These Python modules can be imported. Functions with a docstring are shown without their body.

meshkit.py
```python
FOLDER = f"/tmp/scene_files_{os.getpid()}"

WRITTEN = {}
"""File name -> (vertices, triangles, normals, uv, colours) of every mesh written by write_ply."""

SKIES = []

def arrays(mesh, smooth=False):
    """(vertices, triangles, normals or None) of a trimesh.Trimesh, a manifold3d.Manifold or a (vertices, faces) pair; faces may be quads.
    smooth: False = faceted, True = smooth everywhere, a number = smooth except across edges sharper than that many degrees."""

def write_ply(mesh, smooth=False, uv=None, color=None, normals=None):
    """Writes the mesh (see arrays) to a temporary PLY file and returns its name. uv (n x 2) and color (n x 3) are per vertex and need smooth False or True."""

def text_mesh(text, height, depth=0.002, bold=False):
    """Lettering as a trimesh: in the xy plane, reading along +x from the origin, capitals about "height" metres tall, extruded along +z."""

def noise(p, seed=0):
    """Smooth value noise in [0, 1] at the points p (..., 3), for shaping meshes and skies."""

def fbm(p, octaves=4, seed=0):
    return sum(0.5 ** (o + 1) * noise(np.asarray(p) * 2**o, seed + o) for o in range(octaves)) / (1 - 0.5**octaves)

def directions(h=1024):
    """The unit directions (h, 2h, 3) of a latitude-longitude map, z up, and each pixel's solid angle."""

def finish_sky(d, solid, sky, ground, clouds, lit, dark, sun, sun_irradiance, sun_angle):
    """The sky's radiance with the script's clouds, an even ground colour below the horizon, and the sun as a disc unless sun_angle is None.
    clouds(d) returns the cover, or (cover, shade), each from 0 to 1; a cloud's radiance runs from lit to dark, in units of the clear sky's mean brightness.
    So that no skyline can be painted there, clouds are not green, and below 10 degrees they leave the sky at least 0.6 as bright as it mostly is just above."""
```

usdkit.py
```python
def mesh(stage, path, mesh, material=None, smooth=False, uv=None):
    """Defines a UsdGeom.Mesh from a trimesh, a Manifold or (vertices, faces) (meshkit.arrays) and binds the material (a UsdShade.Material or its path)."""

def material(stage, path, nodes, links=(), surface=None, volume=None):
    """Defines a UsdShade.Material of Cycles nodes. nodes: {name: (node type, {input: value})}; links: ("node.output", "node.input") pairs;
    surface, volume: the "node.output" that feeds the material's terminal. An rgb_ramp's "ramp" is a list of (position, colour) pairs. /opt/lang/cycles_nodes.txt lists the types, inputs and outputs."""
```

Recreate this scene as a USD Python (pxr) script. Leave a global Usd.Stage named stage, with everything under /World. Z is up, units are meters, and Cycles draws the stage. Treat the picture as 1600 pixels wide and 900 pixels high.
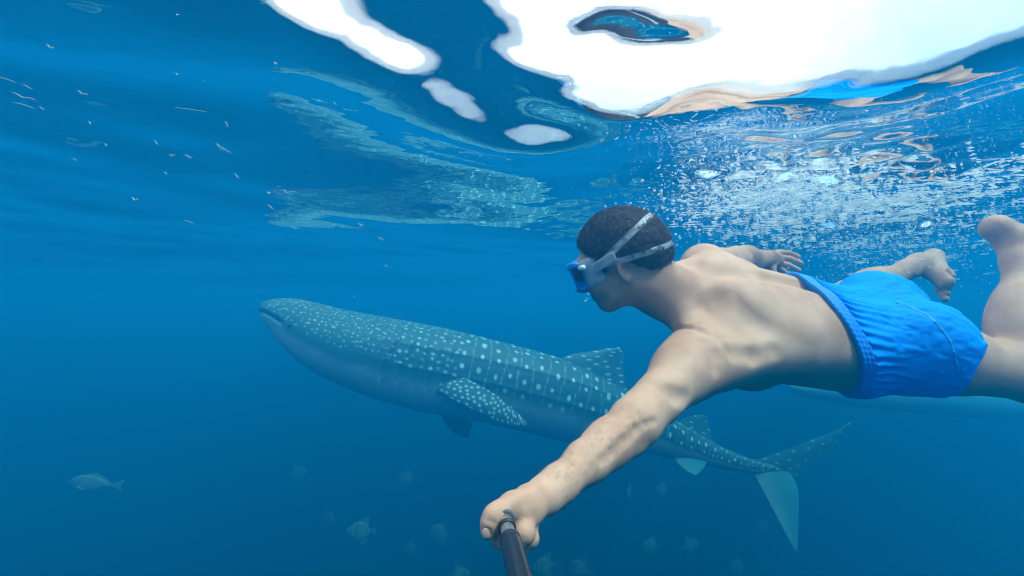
import math, random
import numpy as np, trimesh, usdkit, meshkit
from pxr import Usd, UsdGeom, UsdLux, UsdShade, Sdf, Gf, Vt
from scipy.optimize import minimize
from scipy.ndimage import gaussian_filter

# ------------------------------------------------------------------ camera, sky, sun, exposure
stage = Usd.Stage.CreateInMemory()
UsdGeom.Xform.Define(stage, '/World')
UsdGeom.Scope.Define(stage, '/World/Looks')
CAM = np.array([0.0, 0.0, -0.48])          # 0.48 m under the mean water level
PITCH = math.radians(3.5)
FPX = 733.0                                # focal length in pixels of the 1600 x 900 photograph
EXPOSURE = 0.27
WATER_ITS = (250, 200)
BODY_H = 0.0025
SHORTS_H = 0.003
cam = UsdGeom.Camera.Define(stage, '/World/camera')
cam.CreateHorizontalApertureAttr(36.0)
cam.CreateFocalLengthAttr(36.0 * FPX / 1600.0)
cam.CreateClippingRangeAttr((0.02, 1000.0))
cam.CreateExposureAttr(EXPOSURE)
cam.AddTranslateOp().Set(Gf.Vec3d(*CAM))
cam.AddRotateXOp().Set(90.0 + math.degrees(PITCH))

SUN_DIR = np.array([0.42, -0.29, 0.85]); SUN_DIR /= np.linalg.norm(SUN_DIR)
elev = math.asin(SUN_DIR[2]); rot = math.atan2(SUN_DIR[0], SUN_DIR[1])
sky = UsdLux.DomeLight.Define(stage, '/World/sky')
sm = usdkit.material(stage, '/World/Looks/sky', {
    'sky': ('sky_texture', {'sky_type': 'single_scattering', 'sun_disc': False, 'sun_elevation': elev, 'sun_rotation': rot}),
    'tc': ('texture_coordinate', {}),
    'cl': ('noise_texture', {'scale': 2.2, 'detail': 5.0, 'roughness': 0.55}),
    'cr': ('rgb_ramp', {'ramp': [(0, (0.55,) * 3), (0.40, (0.6,) * 3), (0.60, (1, 1, 1)), (1, (1, 1, 1))]}),
    'mx': ('mix', {'mix_type': 'mix', 'color2': (21.5, 16.0, 14.0)}),
    'bg': ('background_shader', {'strength': 0.15})},
    [('tc.generated', 'cl.vector'), ('cl.fac', 'cr.fac'), ('cr.color', 'mx.fac'), ('sky.color', 'mx.color1'), ('mx.color', 'bg.color')], surface='bg.background')
UsdShade.MaterialBindingAPI.Apply(sky.GetPrim()).Bind(sm)
sky.GetPrim().SetCustomDataByKey('kind', 'structure')
sun = UsdLux.DistantLight.Define(stage, '/World/sun')
sun.CreateNormalizeAttr(True) if hasattr(sun, 'CreateNormalizeAttr') else None
UsdLux.LightAPI(sun.GetPrim()).CreateNormalizeAttr(True)
sun.CreateIntensityAttr(1.25)
sun.CreateAngleAttr(8.0)
sun.CreateColorAttr(Gf.Vec3f(1.0, 0.96, 0.9))
z = Gf.Vec3d(*SUN_DIR)
sun.AddTransformOp().Set(Gf.Matrix4d().SetRotate(Gf.Rotation(Gf.Vec3d(0, 0, 1), z)))

cp, sp = math.cos(PITCH), math.sin(PITCH)
AX_R, AX_F, AX_U = np.array([1.0, 0, 0]), np.array([0, cp, sp]), np.array([0, -sp, cp])
def at(px, py, d):
    """the world point d metres along the optical axis that the photograph shows at pixel px, py"""
    return CAM + d * (AX_F + AX_R * (px - 800.0) / FPX + AX_U * (450.0 - py) / FPX)
def project(p):
    q = np.asarray(p, float) - CAM
    d = q @ AX_F
    return 800 + FPX * (q @ AX_R) / d, 450 - FPX * (q @ AX_U) / d, d

# ------------------------------------------------------------------ small helpers
used = {}
def numbered(name):
    n = used.get(name, 0); used[name] = n + 1
    return name if n == 0 else '%s_%03d' % (name, n)
def tag(prim, label=None, cat=None, group=None, kind=None):
    for k, v in (('label', label), ('category', cat), ('group', group), ('kind', kind)):
        if v: prim.SetCustomDataByKey(k, v)
    return prim
def obj(name, mesh, m, parent=None, smooth=True, **t):
    base = (str(parent.GetPath()) if parent else '/World') + '/' + name
    g = usdkit.mesh(stage, numbered(base), mesh, m, smooth)
    return tag(g.GetPrim(), **t)
def thing(name, label, cat, loc=(0, 0, 0), group=None):
    x = UsdGeom.Xform.Define(stage, numbered('/World/' + name))
    x.AddTranslateOp().Set(Gf.Vec3d(*map(float, loc)))
    return tag(x.GetPrim(), label, cat, group)
def mat(name, nodes, links=(), surface='p.BSDF', volume=None):
    return usdkit.material(stage, '/World/Looks/' + name, nodes, links, surface, volume)

# ------------------------------------------------------------------ the water round everything
# coefficients per metre for red, green, blue: what the water scatters and what it absorbs
SCAT, ABSO, DENS = np.array([0.0006, 0.075, 0.226]), np.array([0.33, 0.135, 0.000]), 0.36
wc = SCAT / DENS
haze_mat = mat('haze', {'v': ('principled_volume', {'color': wc, 'density': DENS, 'anisotropy': 0.45,
               'absorption_color': np.clip(1 - ABSO / DENS / (1 - wc), 0, 1) ** 2})}, surface=None, volume='v.volume')
b = trimesh.creation.box([160, 160, 41.0]); b.apply_translation([0, 60, -40 + 20.5])
obj('haze', b, haze_mat, smooth=False, label='clear blue sea water that fades everything with distance', cat='water', kind='stuff')

# The water surface: waves whose slopes open bright windows of sky to a swimmer below, as in the photograph.
# Window outlines as the photograph shows them (pixels); the waves' heights are then solved from them.
WHITE = [[(425,0),(450,22),(500,48),(545,52),(575,80),(610,103),(650,110),(665,90),(655,72),(610,58),(560,38),(530,0),(480,-120),(380,-120)],
         [(775,-5),(805,30),(815,65),(795,80),(795,98),(850,104),(895,112),(890,140),(960,158),(1005,155),(1045,133),(1080,122),(1180,122),(1340,115),(1420,95),(1500,68),(1610,35),(1800,0),(1800,-400),(700,-400)]]
BAND = [[(650,110),(665,90),(655,72),(680,80),(682,100),(660,122),(700,130),(735,150),(745,170),(760,192),(740,188),(712,165),(690,160),(672,140),(655,118)],
        [(783,206),(830,207),(890,225),(890,234),(830,228),(800,218)],
        [(775,85),(795,98),(890,120),(875,145),(940,168),(1010,172),(1050,148),(1090,135),(1160,148),(1290,140),(1420,122),(1510,95),(1500,85),(1610,52),(1610,36),(1500,70),(1340,117),(1080,125),(1045,136),(1005,158),(955,160),(880,135),(895,115),(800,102)]]
TAN = [[(1285,128),(1350,130),(1345,160),(1400,180),(1475,190),(1390,206),(1345,196),(1362,172),(1310,152)]]
HOLE = [[(895,42),(925,20),(985,8),(1020,12),(1010,28),(1085,40),(1105,52),(1090,68),(1010,84),(975,68),(940,62),(900,62)]]
import shapely
def inside(polys, x, y):
    r = np.zeros(x.shape, bool)
    for p in polys: r |= shapely.contains_xy(shapely.Polygon(p).buffer(0), x, y)
    return r
def lines(a, b, step, lo, hi, grow):
    mid = np.arange(a, b + step / 2, step)
    def out(n):
        s, r, acc = step, 0.0, []
        while r < n:
            s *= grow; r += s; acc.append(r)
        return np.array(acc)
    return np.concatenate([a - out(a - lo)[::-1], mid, b + out(hi - b)])
gx = lines(-1.9, 3.2, 0.014, -75, 75, 1.022)
gy = lines(0.35, 3.8, 0.014, -15, 130, 1.022)
GX, GY = np.meshgrid(gx, gy)                     # rows: y
def sines(x, y, seed, n, lmin, lmax, slope, ang, spread):
    r = np.random.default_rng(seed); h = 0 * x
    for _ in range(n):
        l = math.exp(r.uniform(math.log(lmin), math.log(lmax))); a = ang + r.normal() * spread; k = 2 * math.pi / l
        h = h + slope / k / math.sqrt(n / 2) * np.sin(k * (x * math.cos(a) + y * math.sin(a)) + r.uniform(0, 6.28))
    return h
Hbase = sines(GX, GY, 3, 14, 1.2, 6.0, 0.075, 2.2, 0.5) + sines(GX, GY, 5, 16, 0.25, 1.0, 0.05, 2.3, 0.7)
far = np.hypot(GX, GY)
Hbase *= 1 / (1 + (far / 45) ** 2)
jx, jy = np.nonzero((gx > -1.85) & (gx < 2.25))[0], np.nonzero((gy > 0.4) & (gy < 2.55))[0]
ix0, ix1, iy0, iy1 = jx[0], jx[-1] + 1, jy[0], jy[-1] + 1
X, Y, H0 = GX[iy0:iy1, ix0:ix1], GY[iy0:iy1, ix0:ix1], Hbase[iy0:iy1, ix0:ix1]
step = 0.014
def classes(h):
    px, py, _ = project(np.stack([X, Y, h], -1))
    hole = inside(HOLE, px, py)
    w = inside(WHITE, px, py) & ~hole
    bd = inside(BAND, px, py) & ~w
    blue = ~w & ~bd & (py > -60)
    lo = np.where(w, 0.64, np.where(bd, 0.562, -9)); hi = np.where(w, 9, np.where(bd, 0.582, np.where(blue, 0.49, 9)))
    deep = blue & (px > 900) & (py > 60) & ~((px > 1430) & (py < 185)) & ~inside(TAN, px, py)       # steep water mirrors only the deep sea
    hi = np.where(deep, 0.37, np.where(hole & (py > -60), 0.40, hi))
    V = np.stack([X, Y, h], -1) - CAM
    V /= np.linalg.norm(V, axis=-1, keepdims=True)
    wt = np.where(py < 330, 1.0, 0.0) * np.where((px > -500) & (px < 2100), 1.0, 0.15)
    wt = wt * np.where(px < 950, np.where(w | bd, 8.0, 1.0), 1.0)
    return lo, hi, V, wt
edge = np.minimum.reduce([np.arange(X.shape[1])[None] + 0 * X, X.shape[1] - 1 - np.arange(X.shape[1])[None] + 0 * X,
                          np.arange(X.shape[0])[:, None] + 0 * X, X.shape[0] - 1 - np.arange(X.shape[0])[:, None] + 0 * X])
free = np.clip((edge - 3) / 10.0, 0, 1); free = free * free * (3 - 2 * free)
def solve(D, lo, hi, V, wt, its):
    def f(u):
        d = u.reshape(X.shape); h = H0 + d * free
        hx = np.zeros_like(h); hy = np.zeros_like(h)
        hx[:, 1:-1] = (h[:, 2:] - h[:, :-2]) / (2 * step); hy[1:-1] = (h[2:] - h[:-2]) / (2 * step)
        N = np.sqrt(1 + hx ** 2 + hy ** 2)
        c = (V[..., 2] - V[..., 0] * hx - V[..., 1] * hy) / N
        e = np.where(c < lo, c - lo, np.where(c > hi, c - hi, 0.0))
        L = (wt * e * e).sum()
        gc = 2 * wt * e
        ghx = gc * (-V[..., 0] / N - c * hx / N ** 2); ghy = gc * (-V[..., 1] / N - c * hy / N ** 2)
        g = np.zeros_like(h)
        g[:, 2:] += ghx[:, 1:-1] / (2 * step); g[:, :-2] -= ghx[:, 1:-1] / (2 * step)
        g[2:] += ghy[1:-1] / (2 * step); g[:-2] -= ghy[1:-1] / (2 * step)
        dd = d * free
        lap = np.zeros_like(h)
        lap[1:-1, 1:-1] = (dd[2:, 1:-1] + dd[:-2, 1:-1] + dd[1:-1, 2:] + dd[1:-1, :-2] - 4 * dd[1:-1, 1:-1]) / step ** 2
        wl = 6e-6 * 4
        L += wl * (lap ** 2).sum() + 0.02 * (dd ** 2).sum()
        gl = 2 * wl * lap / step ** 2
        gd = 0.04 * dd
        gd[2:, 1:-1] += gl[1:-1, 1:-1]; gd[:-2, 1:-1] += gl[1:-1, 1:-1]; gd[1:-1, 2:] += gl[1:-1, 1:-1]; gd[1:-1, :-2] += gl[1:-1, 1:-1]
        gd[1:-1, 1:-1] -= 4 * gl[1:-1, 1:-1]
        return L, ((g + gd) * free).ravel()
    # preconditioned by a blur: unknowns are a smooth field
    S = 2.0
    def fz(zv):
        d = gaussian_filter(zv.reshape(X.shape), S)
        L, g = f(d.ravel())
        return L, gaussian_filter(g.reshape(X.shape), S).ravel()
    r = minimize(fz, D.ravel(), jac=True, method='L-BFGS-B', options=dict(maxiter=its, maxfun=its * 2, maxcor=20))
    return r.x.reshape(X.shape), r.fun, S
D = np.zeros_like(X)
for its in WATER_ITS:
    hcur = H0 + gaussian_filter(D, 2.0) * free
    D, loss, _ = solve(D, *classes(hcur), its)
Hw = Hbase.copy()
Hw[iy0:iy1, ix0:ix1] = H0 + gaussian_filter(D, 2.0) * free
# broken water where the swimmer's kick stirs it
PX, PY, PD = project(np.stack([GX, GY, Hw], -1))
stir = np.exp(-(((PX - 1330) / 330) ** 2 + ((PY - 330) / 115) ** 2) ** 1.5) * (PD > 0.3)
clump = np.clip(3.0 * (meshkit.fbm(np.stack([GX * 1.6, GY * 1.6, 0 * GX], -1), 3, 21) - 0.36), 0, 1)
Hw += stir * clump * sines(GX, GY, 8, 60, 0.06, 0.26, 0.50, 1.6, 1.2)
w_mat = mat('water', {
    'geo': ('geometry', {}),
    'mp': ('mapping', {'scale': (1.0, 1.0, 1.0)}),
    'n1': ('noise_texture', {'scale': 9.0, 'detail': 2.0, 'roughness': 0.5}),
    'bp': ('bump', {'strength': 0.10, 'distance': 0.03}),
    'lw': ('layer_weight', {'blend': 0.5}),
    'rp': ('rgb_ramp', {'ramp': [(0, (.98,) * 3), (0.33, (0.97,) * 3), (0.385, (0.9,) * 3), (0.402, (0.38,) * 3), (0.445, (0.30,) * 3), (0.475, (0, 0, 0)), (1, (0, 0, 0))]}),
    'gl': ('glossy_bsdf', {'color': (1, 1, 1), 'roughness': 0.0}),
    'tr': ('transparent_bsdf', {'color': (1, 1, 1)}),
    'mx': ('mix_closure', {})},
    [('geo.position', 'mp.vector'), ('mp.vector', 'n1.vector'), ('n1.fac', 'bp.height'), ('bp.normal', 'lw.normal'), ('bp.normal', 'gl.normal'),
     ('lw.facing', 'rp.fac'), ('rp.color', 'mx.fac'), ('gl.BSDF', 'mx.closure1'), ('tr.BSDF', 'mx.closure2')], surface='mx.closure')
ny, nx = GX.shape
q = (np.arange(ny - 1)[:, None] * nx + np.arange(nx - 1)[None]).ravel()
obj('water', (np.stack([GX, GY, Hw], -1).reshape(-1, 3), np.stack([q, q + 1, q + nx + 1, q + nx], 1)), w_mat,
    label='rippled sea surface seen from below with bright windows of sky', cat='sea surface', kind='structure')
# ------------------------------------------------------------------ bodies as one surface: smooth unions of tapered limbs and muscles, meshed by surface nets
def norm(v): v = np.asarray(v, float); return v / np.linalg.norm(v)
class Body:
    def __init__(self): self.prims = []
    def add(self, fn, c, r, k, op): self.prims.append((fn, np.asarray(c, float), float(r), k, op))
    def cone(self, a, b, ra, rb, k=0.02, op=1, flat=None, fw=1.0):
        """tapered limb from a to b; flat, fw: squeezes it to fw of its width along the direction flat"""
        a, b = np.asarray(a, float), np.asarray(b, float); ab = b - a; L2 = ab @ ab
        fl = None if flat is None else norm(flat)
        def fn(p):
            q = p - a; t = np.clip(q @ ab / L2, 0, 1); v = q - t[:, None] * ab
            if fl is not None: v = v + np.outer(v @ fl, fl) * (1 / fw - 1)
            return np.sqrt(np.einsum('ij,ij->i', v, v)) - (ra + t * (rb - ra))
        self.add(fn, (a + b) / 2, math.sqrt(L2) / 2 + max(ra, rb), k, op)
    def chain(self, pts, radii, k=0.015, op=1, **kw):
        for i in range(len(pts) - 1): self.cone(pts[i], pts[i + 1], radii[i], radii[i + 1], k, op, **kw)
    def ball(self, c, r, k=0.02, op=1): self.cone(c, np.asarray(c) + 1e-4, r, r, k, op)
    def ell(self, c, axes, radii, k=0.02, op=1):
        c, R, s = np.asarray(c, float), np.array([norm(x) for x in axes]), np.asarray(radii, float)
        def fn(p):
            q = (p - c) @ R.T; a = q / s; k0 = np.sqrt(np.einsum('ij,ij->i', a, a)); a = a / s; k1 = np.sqrt(np.einsum('ij,ij->i', a, a))
            return np.where(k1 > 1e-9, k0 * (k0 - 1) / np.maximum(k1, 1e-9), -s.min())
        self.add(fn, c, s.max(), k, op)
    def loft(self, A, axes, ss, ws, hs, cs, k=0.02, op=1, pw=2.3, ts=None):
        """trunk along axes[0] from A: half widths ws, half depths hs, centre shifts cs at the stations ss"""
        A, R = np.asarray(A, float), np.array(axes)
        from scipy.interpolate import PchipInterpolator as PI
        fw, fh, fc, ft = PI(ss, ws), PI(ss, hs), PI(ss, cs), PI(ss, ts or [0.0] * len(ss))
        def fn(p):
            q = (p - A) @ R.T; s = np.clip(q[:, 0], ss[0], ss[-1]); w, h = fw(s), fh(s)
            n = q[:, 2] - fc(s); tq = q[:, 1] - ft(s); ln = np.hypot(tq, n)
            r = ((np.abs(tq) / w) ** pw + (np.abs(n) / h) ** pw) ** (1 / pw)
            d = np.where(r > 0.4, ln * (1 - 1 / np.maximum(r, 0.4)), -0.6 * np.minimum(w, h))
            e = np.abs(q[:, 0] - s)
            return np.where(e > 0, np.hypot(np.maximum(d, 0), e) + np.minimum(d, 0) * 0, d)
        self.add(fn, A + R[0] * (ss[0] + ss[-1]) / 2, (ss[-1] - ss[0]) / 2 + max(max(ws), max(hs)), k, op)
    def eval(self, p, sel=None):
        d = np.full(len(p), 1.0)
        for i in (range(len(self.prims)) if sel is None else sel):
            fn, c, r, k, op = self.prims[i]
            e = fn(p)
            if op > 0: h = np.maximum(k - np.abs(d - e), 0) / k; d = np.minimum(d, e) - h * h * k / 4
            else: h = np.maximum(k - np.abs(d + e), 0) / k; d = np.maximum(d, -e) + h * h * k / 4
        return d
    def mesh(self, h, extra=None, box=None, B=16, cull=False):
        """surface nets at grid step h; extra(points, d) may change the field"""
        C = np.array([c for _, c, _, _, o in self.prims if o > 0]); R = np.array([r for _, _, r, _, o in self.prims if o > 0])
        lo, hi = (C - R[:, None]).min(0) - 0.03, (C + R[:, None]).max(0) + 0.03
        if box is not None: lo, hi = np.maximum(lo, box[0]), np.minimum(hi, box[1])
        S = B * h; n = np.ceil((hi - lo) / S).astype(int)
        idx = np.stack(np.meshgrid(*[np.arange(k) for k in n], indexing='ij'), -1).reshape(-1, 3)
        mid = lo + (idx + 0.5) * S; rad = S * math.sqrt(3) / 2
        near = [np.nonzero(np.linalg.norm(mid - c, axis=1) < r + rad + k + 0.05)[0] for _, c, r, k, _ in self.prims]
        sel = [[] for _ in idx]
        for i, a in enumerate(near):
            for j in a: sel[j].append(i)
        g = np.stack(np.meshgrid(*[np.arange(B + 1)] * 3, indexing='ij'), -1).reshape(-1, 3)
        BIG = 1 << 20
        keys, verts, quads = [], [], []
        work = []
        for j in range(len(idx)):
            if not sel[j]: continue
            c0 = self.eval(mid[j][None], sel[j])
            if cull: c0 = extra(mid[j][None], c0)
            if abs(c0[0]) < rad * 1.15 + 0.008: work.append(j)
        seen = set(work)
        while work:
            j = work.pop()
            base = idx[j] * B
            p = lo + (base + g) * h
            d = self.eval(p, sel[j])
            if extra is not None: d = extra(p, d)
            D = d.reshape(B + 1, B + 1, B + 1); ins = D < 0
            cnt = sum(ins[a:B + a, b:B + b, c:B + c].astype(int) for a in (0, 1) for b in (0, 1) for c in (0, 1))
            cells = np.argwhere((cnt > 0) & (cnt < 8))
            if not len(cells): continue
            for ax in range(3):                                # the surface goes on in the neighbouring block
                for end, st in ((0, -1), (B - 1, 1)):
                    nb = idx[j].copy(); nb[ax] += st
                    if 0 <= nb[ax] < n[ax] and (cells[:, ax] == end).any():
                        w = (nb[0] * n[1] + nb[1]) * n[2] + nb[2]
                        if w not in seen and sel[w]: seen.add(w); work.append(w)
            acc = np.zeros((len(cells), 3)); num = np.zeros(len(cells))
            for ax in range(3):
                o1, o2 = [k for k in range(3) if k != ax]
                for a in (0, 1):
                    for b in (0, 1):
                        c0_ = cells.copy(); c0_[:, o1] += a; c0_[:, o2] += b; c1_ = c0_.copy(); c1_[:, ax] += 1
                        d0, d1 = D[tuple(c0_.T)], D[tuple(c1_.T)]; x = (d0 < 0) != (d1 < 0)
                        t = np.where(x, d0 / np.where(x, d0 - d1, 1), 0); pt = c0_.astype(float); pt[:, ax] += t
                        acc += pt * x[:, None]; num += x
            verts.append(lo + (base + acc / num[:, None]) * h)
            cc = cells + base; keys.append((cc[:, 0] * BIG + cc[:, 1]) * BIG + cc[:, 2])
            for ax in range(3):
                u, v = (ax + 1) % 3, (ax + 2) % 3
                sl0, sl1 = [slice(0, B)] * 3, [slice(0, B)] * 3
                sl1[ax] = slice(1, B + 1)
                a, b = ins[tuple(sl0)], ins[tuple(sl1)]
                e = np.argwhere(a != b); fl = a[tuple(e.T)]
                e = e + base
                du, dv = np.eye(3, dtype=int)[u], np.eye(3, dtype=int)[v]
                qd = np.stack([e - du - dv, e - dv, e, e - du], 1)
                qd[~fl] = qd[~fl][:, ::-1]
                quads.append(qd)
        K = np.concatenate(keys); V = np.vstack(verts); o = np.argsort(K); K = K[o]; V = V[o]
        Q = np.vstack(quads); kq = (Q[..., 0] * BIG + Q[..., 1]) * BIG + Q[..., 2]
        ii = np.searchsorted(K, kq); ii = np.minimum(ii, len(K) - 1); ok = (K[ii] == kq).all(1)
        f = ii[ok]
        m = trimesh.Trimesh(V, np.vstack([f[:, [0, 1, 2]], f[:, [0, 2, 3]]]), process=False)
        return m
# ------------------------------------------------------------------ the swimmer
def mul(v, s): return np.asarray(v, float) * s
NB = at(1078, 474, 1.12)                       # base of the neck
PEL = at(1400, 530, 1.235)                     # between the hip joints
SHL, SHR = at(1094, 550, 0.985), at(1098, 416, 1.27)
t_a = norm(PEL - NB)
t_l = norm((at(1098, 454, 1.26) - SHL)); t_l = norm(t_l - t_a * (t_l @ t_a))
t_n = np.cross(t_a, t_l)                       # towards the back
if t_n[2] < 0: t_n = -t_n
def T(s, t, n): return NB + s * t_a + t * t_l + n * t_n
HPL, HPR = at(1412, 546, 1.165), at(1392, 492, 1.32)
# head: f forward, u up, l to his left
hd_f = norm([-0.84, 0.40, -0.34]); hd_u = norm([-0.36, -0.10, 0.93]); hd_u = norm(hd_u - hd_f * (hd_u @ hd_f)); hd_l = np.cross(hd_u, hd_f)
HC = at(967, 395, 1.06)
def H(f, l, u): return HC + f * hd_f + l * hd_l + u * hd_u
HAX = (hd_f, hd_l, hd_u)

body = Body()
# trunk
body.loft(NB, (t_a, t_l, t_n), [0.0, 0.06, 0.15, 0.26, 0.36, 0.46, 0.55, 0.62],
          [0.085, 0.130, 0.155, 0.148, 0.130, 0.136, 0.158, 0.145], [0.065, 0.085, 0.108, 0.110, 0.102, 0.102, 0.108, 0.090], [0.0, 0.0, 0.0, -0.004, -0.010, -0.006, 0.0, 0.0], k=0.03, ts=[0, -0.01, -0.022, -0.030, -0.028, -0.015, 0, 0])
for s, S in ((-1, SHL), (1, SHR)):
    body.cone(T(-0.075, s * 0.028, 0.018), S + t_n * 0.012 + t_l * (-s) * 0.035, 0.036 if s < 0 else 0.046, 0.034 if s < 0 else 0.042, 0.035)          # trapezius
    body.cone(T(0.03, s * 0.05, 0.07), T(0.22, s * 0.02 - 0.015, 0.078), 0.024, 0.016, 0.035)
    body.cone(T(0.075, s * 0.06, 0.045), S + t_n * 0.000 + t_a * 0.02, 0.052, 0.045, 0.035)
    body.ball(S, 0.052, 0.03)                                                                           # shoulder
    body.cone(T(0.14, s * 0.145 if s < 0 else 0.105, -0.012), T(0.36, s * 0.095 - 0.028, 0.010), 0.046 if s < 0 else 0.034, 0.026, 0.035)                     # side of the back
    body.ell(T(0.125, s * 0.105 - 0.005, 0.076), (norm(t_a + 0.45 * s * t_l), norm(t_l - 0.45 * s * t_a), norm(t_n + 0.25 * s * t_l)), (0.078, 0.046, 0.021), 0.028)   # shoulder blade
    pass
    body.cone(T(0.14, s * 0.034 - 0.018, 0.074), T(0.47, s * 0.036 - 0.012, 0.074), 0.022, 0.024, 0.03)                    # along the spine
    body.ell(T(0.13, s * 0.085, -0.085), (t_a, t_l, t_n), (0.085, 0.075, 0.035), 0.04)                      # chest
    body.ell(T(0.57, s * 0.075, 0.062), (t_a, t_l, t_n), (0.095, 0.085, 0.075), 0.04)                       # buttock
body.cone(T(0.10, -0.045, -0.060), T(0.46, -0.070, -0.055), 0.070, 0.070, 0.04)
NTRUNK = len(body.prims)
body.chain([T(0.02, 0, 0.120), T(0.15, -0.018, 0.117), T(0.35, -0.024, 0.108), T(0.50, -0.008, 0.114)], [0.010, 0.010, 0.013, 0.014], 0.03, op=-1)                                  # furrow of the spine
# neck
body.cone(T(0.01, 0, 0.0), H(-0.035, 0, -0.075), 0.062, 0.058, 0.04)
body.cone(T(-0.02, -0.05, -0.02), H(-0.02, 0.055, -0.07), 0.022, 0.018, 0.03)
body.cone(T(0.0, 0.0, -0.040), H(0.015, 0, -0.083), 0.030, 0.027, 0.03)
# head
body.ell(H(-0.004, 0, 0), HAX, (0.090, 0.073, 0.091), 0.03)
body.ell(H(-0.043, 0, -0.012), HAX, (0.054, 0.062, 0.062), 0.04)
body.ell(H(0.036, 0, -0.050), HAX, (0.052, 0.055, 0.060), 0.03)
body.ball(H(0.074, 0, -0.096), 0.014, 0.03)                                                                 # chin
for s in (-1, 1):
    body.cone(H(-0.002, s * 0.053, -0.076), H(0.062, s * 0.020, -0.096), 0.013, 0.014, 0.03)              # jaw
    body.ell(H(0.060, s * 0.040, -0.040), HAX, (0.030, 0.024, 0.022), 0.03)                                # cheek
    body.cone(H(0.082, s * 0.012, 0.012), H(0.070, s * 0.042, 0.010), 0.011, 0.010, 0.02)                  # brow
    body.ball(H(0.091, s * 0.030, -0.012), 0.013, 0.015, op=-1)                                            # eye socket
    body.ball(H(0.100, s * 0.010, -0.046), 0.008, 0.010)                                                   # nostril wing
    ea = norm(hd_l * s * 0.80 - hd_f * 0.60); eu = norm(hd_u + 0.15 * hd_f * -1); ef = np.cross(eu, ea)
    E = H(-0.012, s * 0.077, -0.028)
    body.ell(E, (ea, ef, eu), (0.0065, 0.0185, 0.031), 0.008)                                              # ear
    body.ell(E + ea * 0.007 + ef * 0.003 * s - eu * 0.002, (ea, ef, eu), (0.006, 0.010, 0.017), 0.006, op=-1)
    body.ball(E - eu * 0.028 , 0.007, 0.008)
body.cone(H(0.092, 0, -0.004), H(0.112, 0, -0.042), 0.008, 0.012, 0.015)                                    # nose
body.ell(H(0.087, 0, -0.066), HAX, (0.011, 0.022, 0.006), 0.008)                                            # lips
body.ell(H(0.085, 0, -0.076), HAX, (0.012, 0.021, 0.007), 0.008)
body.cone(H(0.098, -0.020, -0.071), H(0.098, 0.020, -0.071), 0.0022, 0.0022, 0.003, op=-1)
# the left arm, stretched towards the camera
ELL, WRL = at(992, 660, 0.76), at(850, 775, 0.575)
ua = norm(ELL - SHL); fa = norm(WRL - ELL)
side = norm(np.cross(fa, [0, 0, 1.0])); upn = np.cross(side, fa)
body.cone(SHL, ELL, 0.050, 0.0395, 0.02)
body.ell(SHL + 0.035 * ua + 0.014 * np.array([-0.5, -0.3, 0.8]), (ua, norm(np.cross(ua, [0, 0, 1])), norm(np.cross(ua, np.cross(ua, [0, 0, 1])))), (0.080, 0.054, 0.051), 0.018)   # deltoid
body.cone(SHL + ua * 0.10 - upn * 0.014 , SHL + ua * 0.22 - upn * 0.008, 0.040, 0.033, 0.02)
body.cone(T(0.17, -0.150, 0.015), SHL + ua * 0.11, 0.045, 0.030, 0.06)                                     # fold of the armpit
body.cone(T(0.12, -0.13, -0.06), SHL + ua * 0.10, 0.040, 0.030, 0.06)
body.ball(ELL - upn * 0.001 + ua * 0.002, 0.034, 0.02)
body.cone(ELL + 0.01 * fa, ELL + 0.085 * fa, 0.031, 0.032, 0.015)
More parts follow.
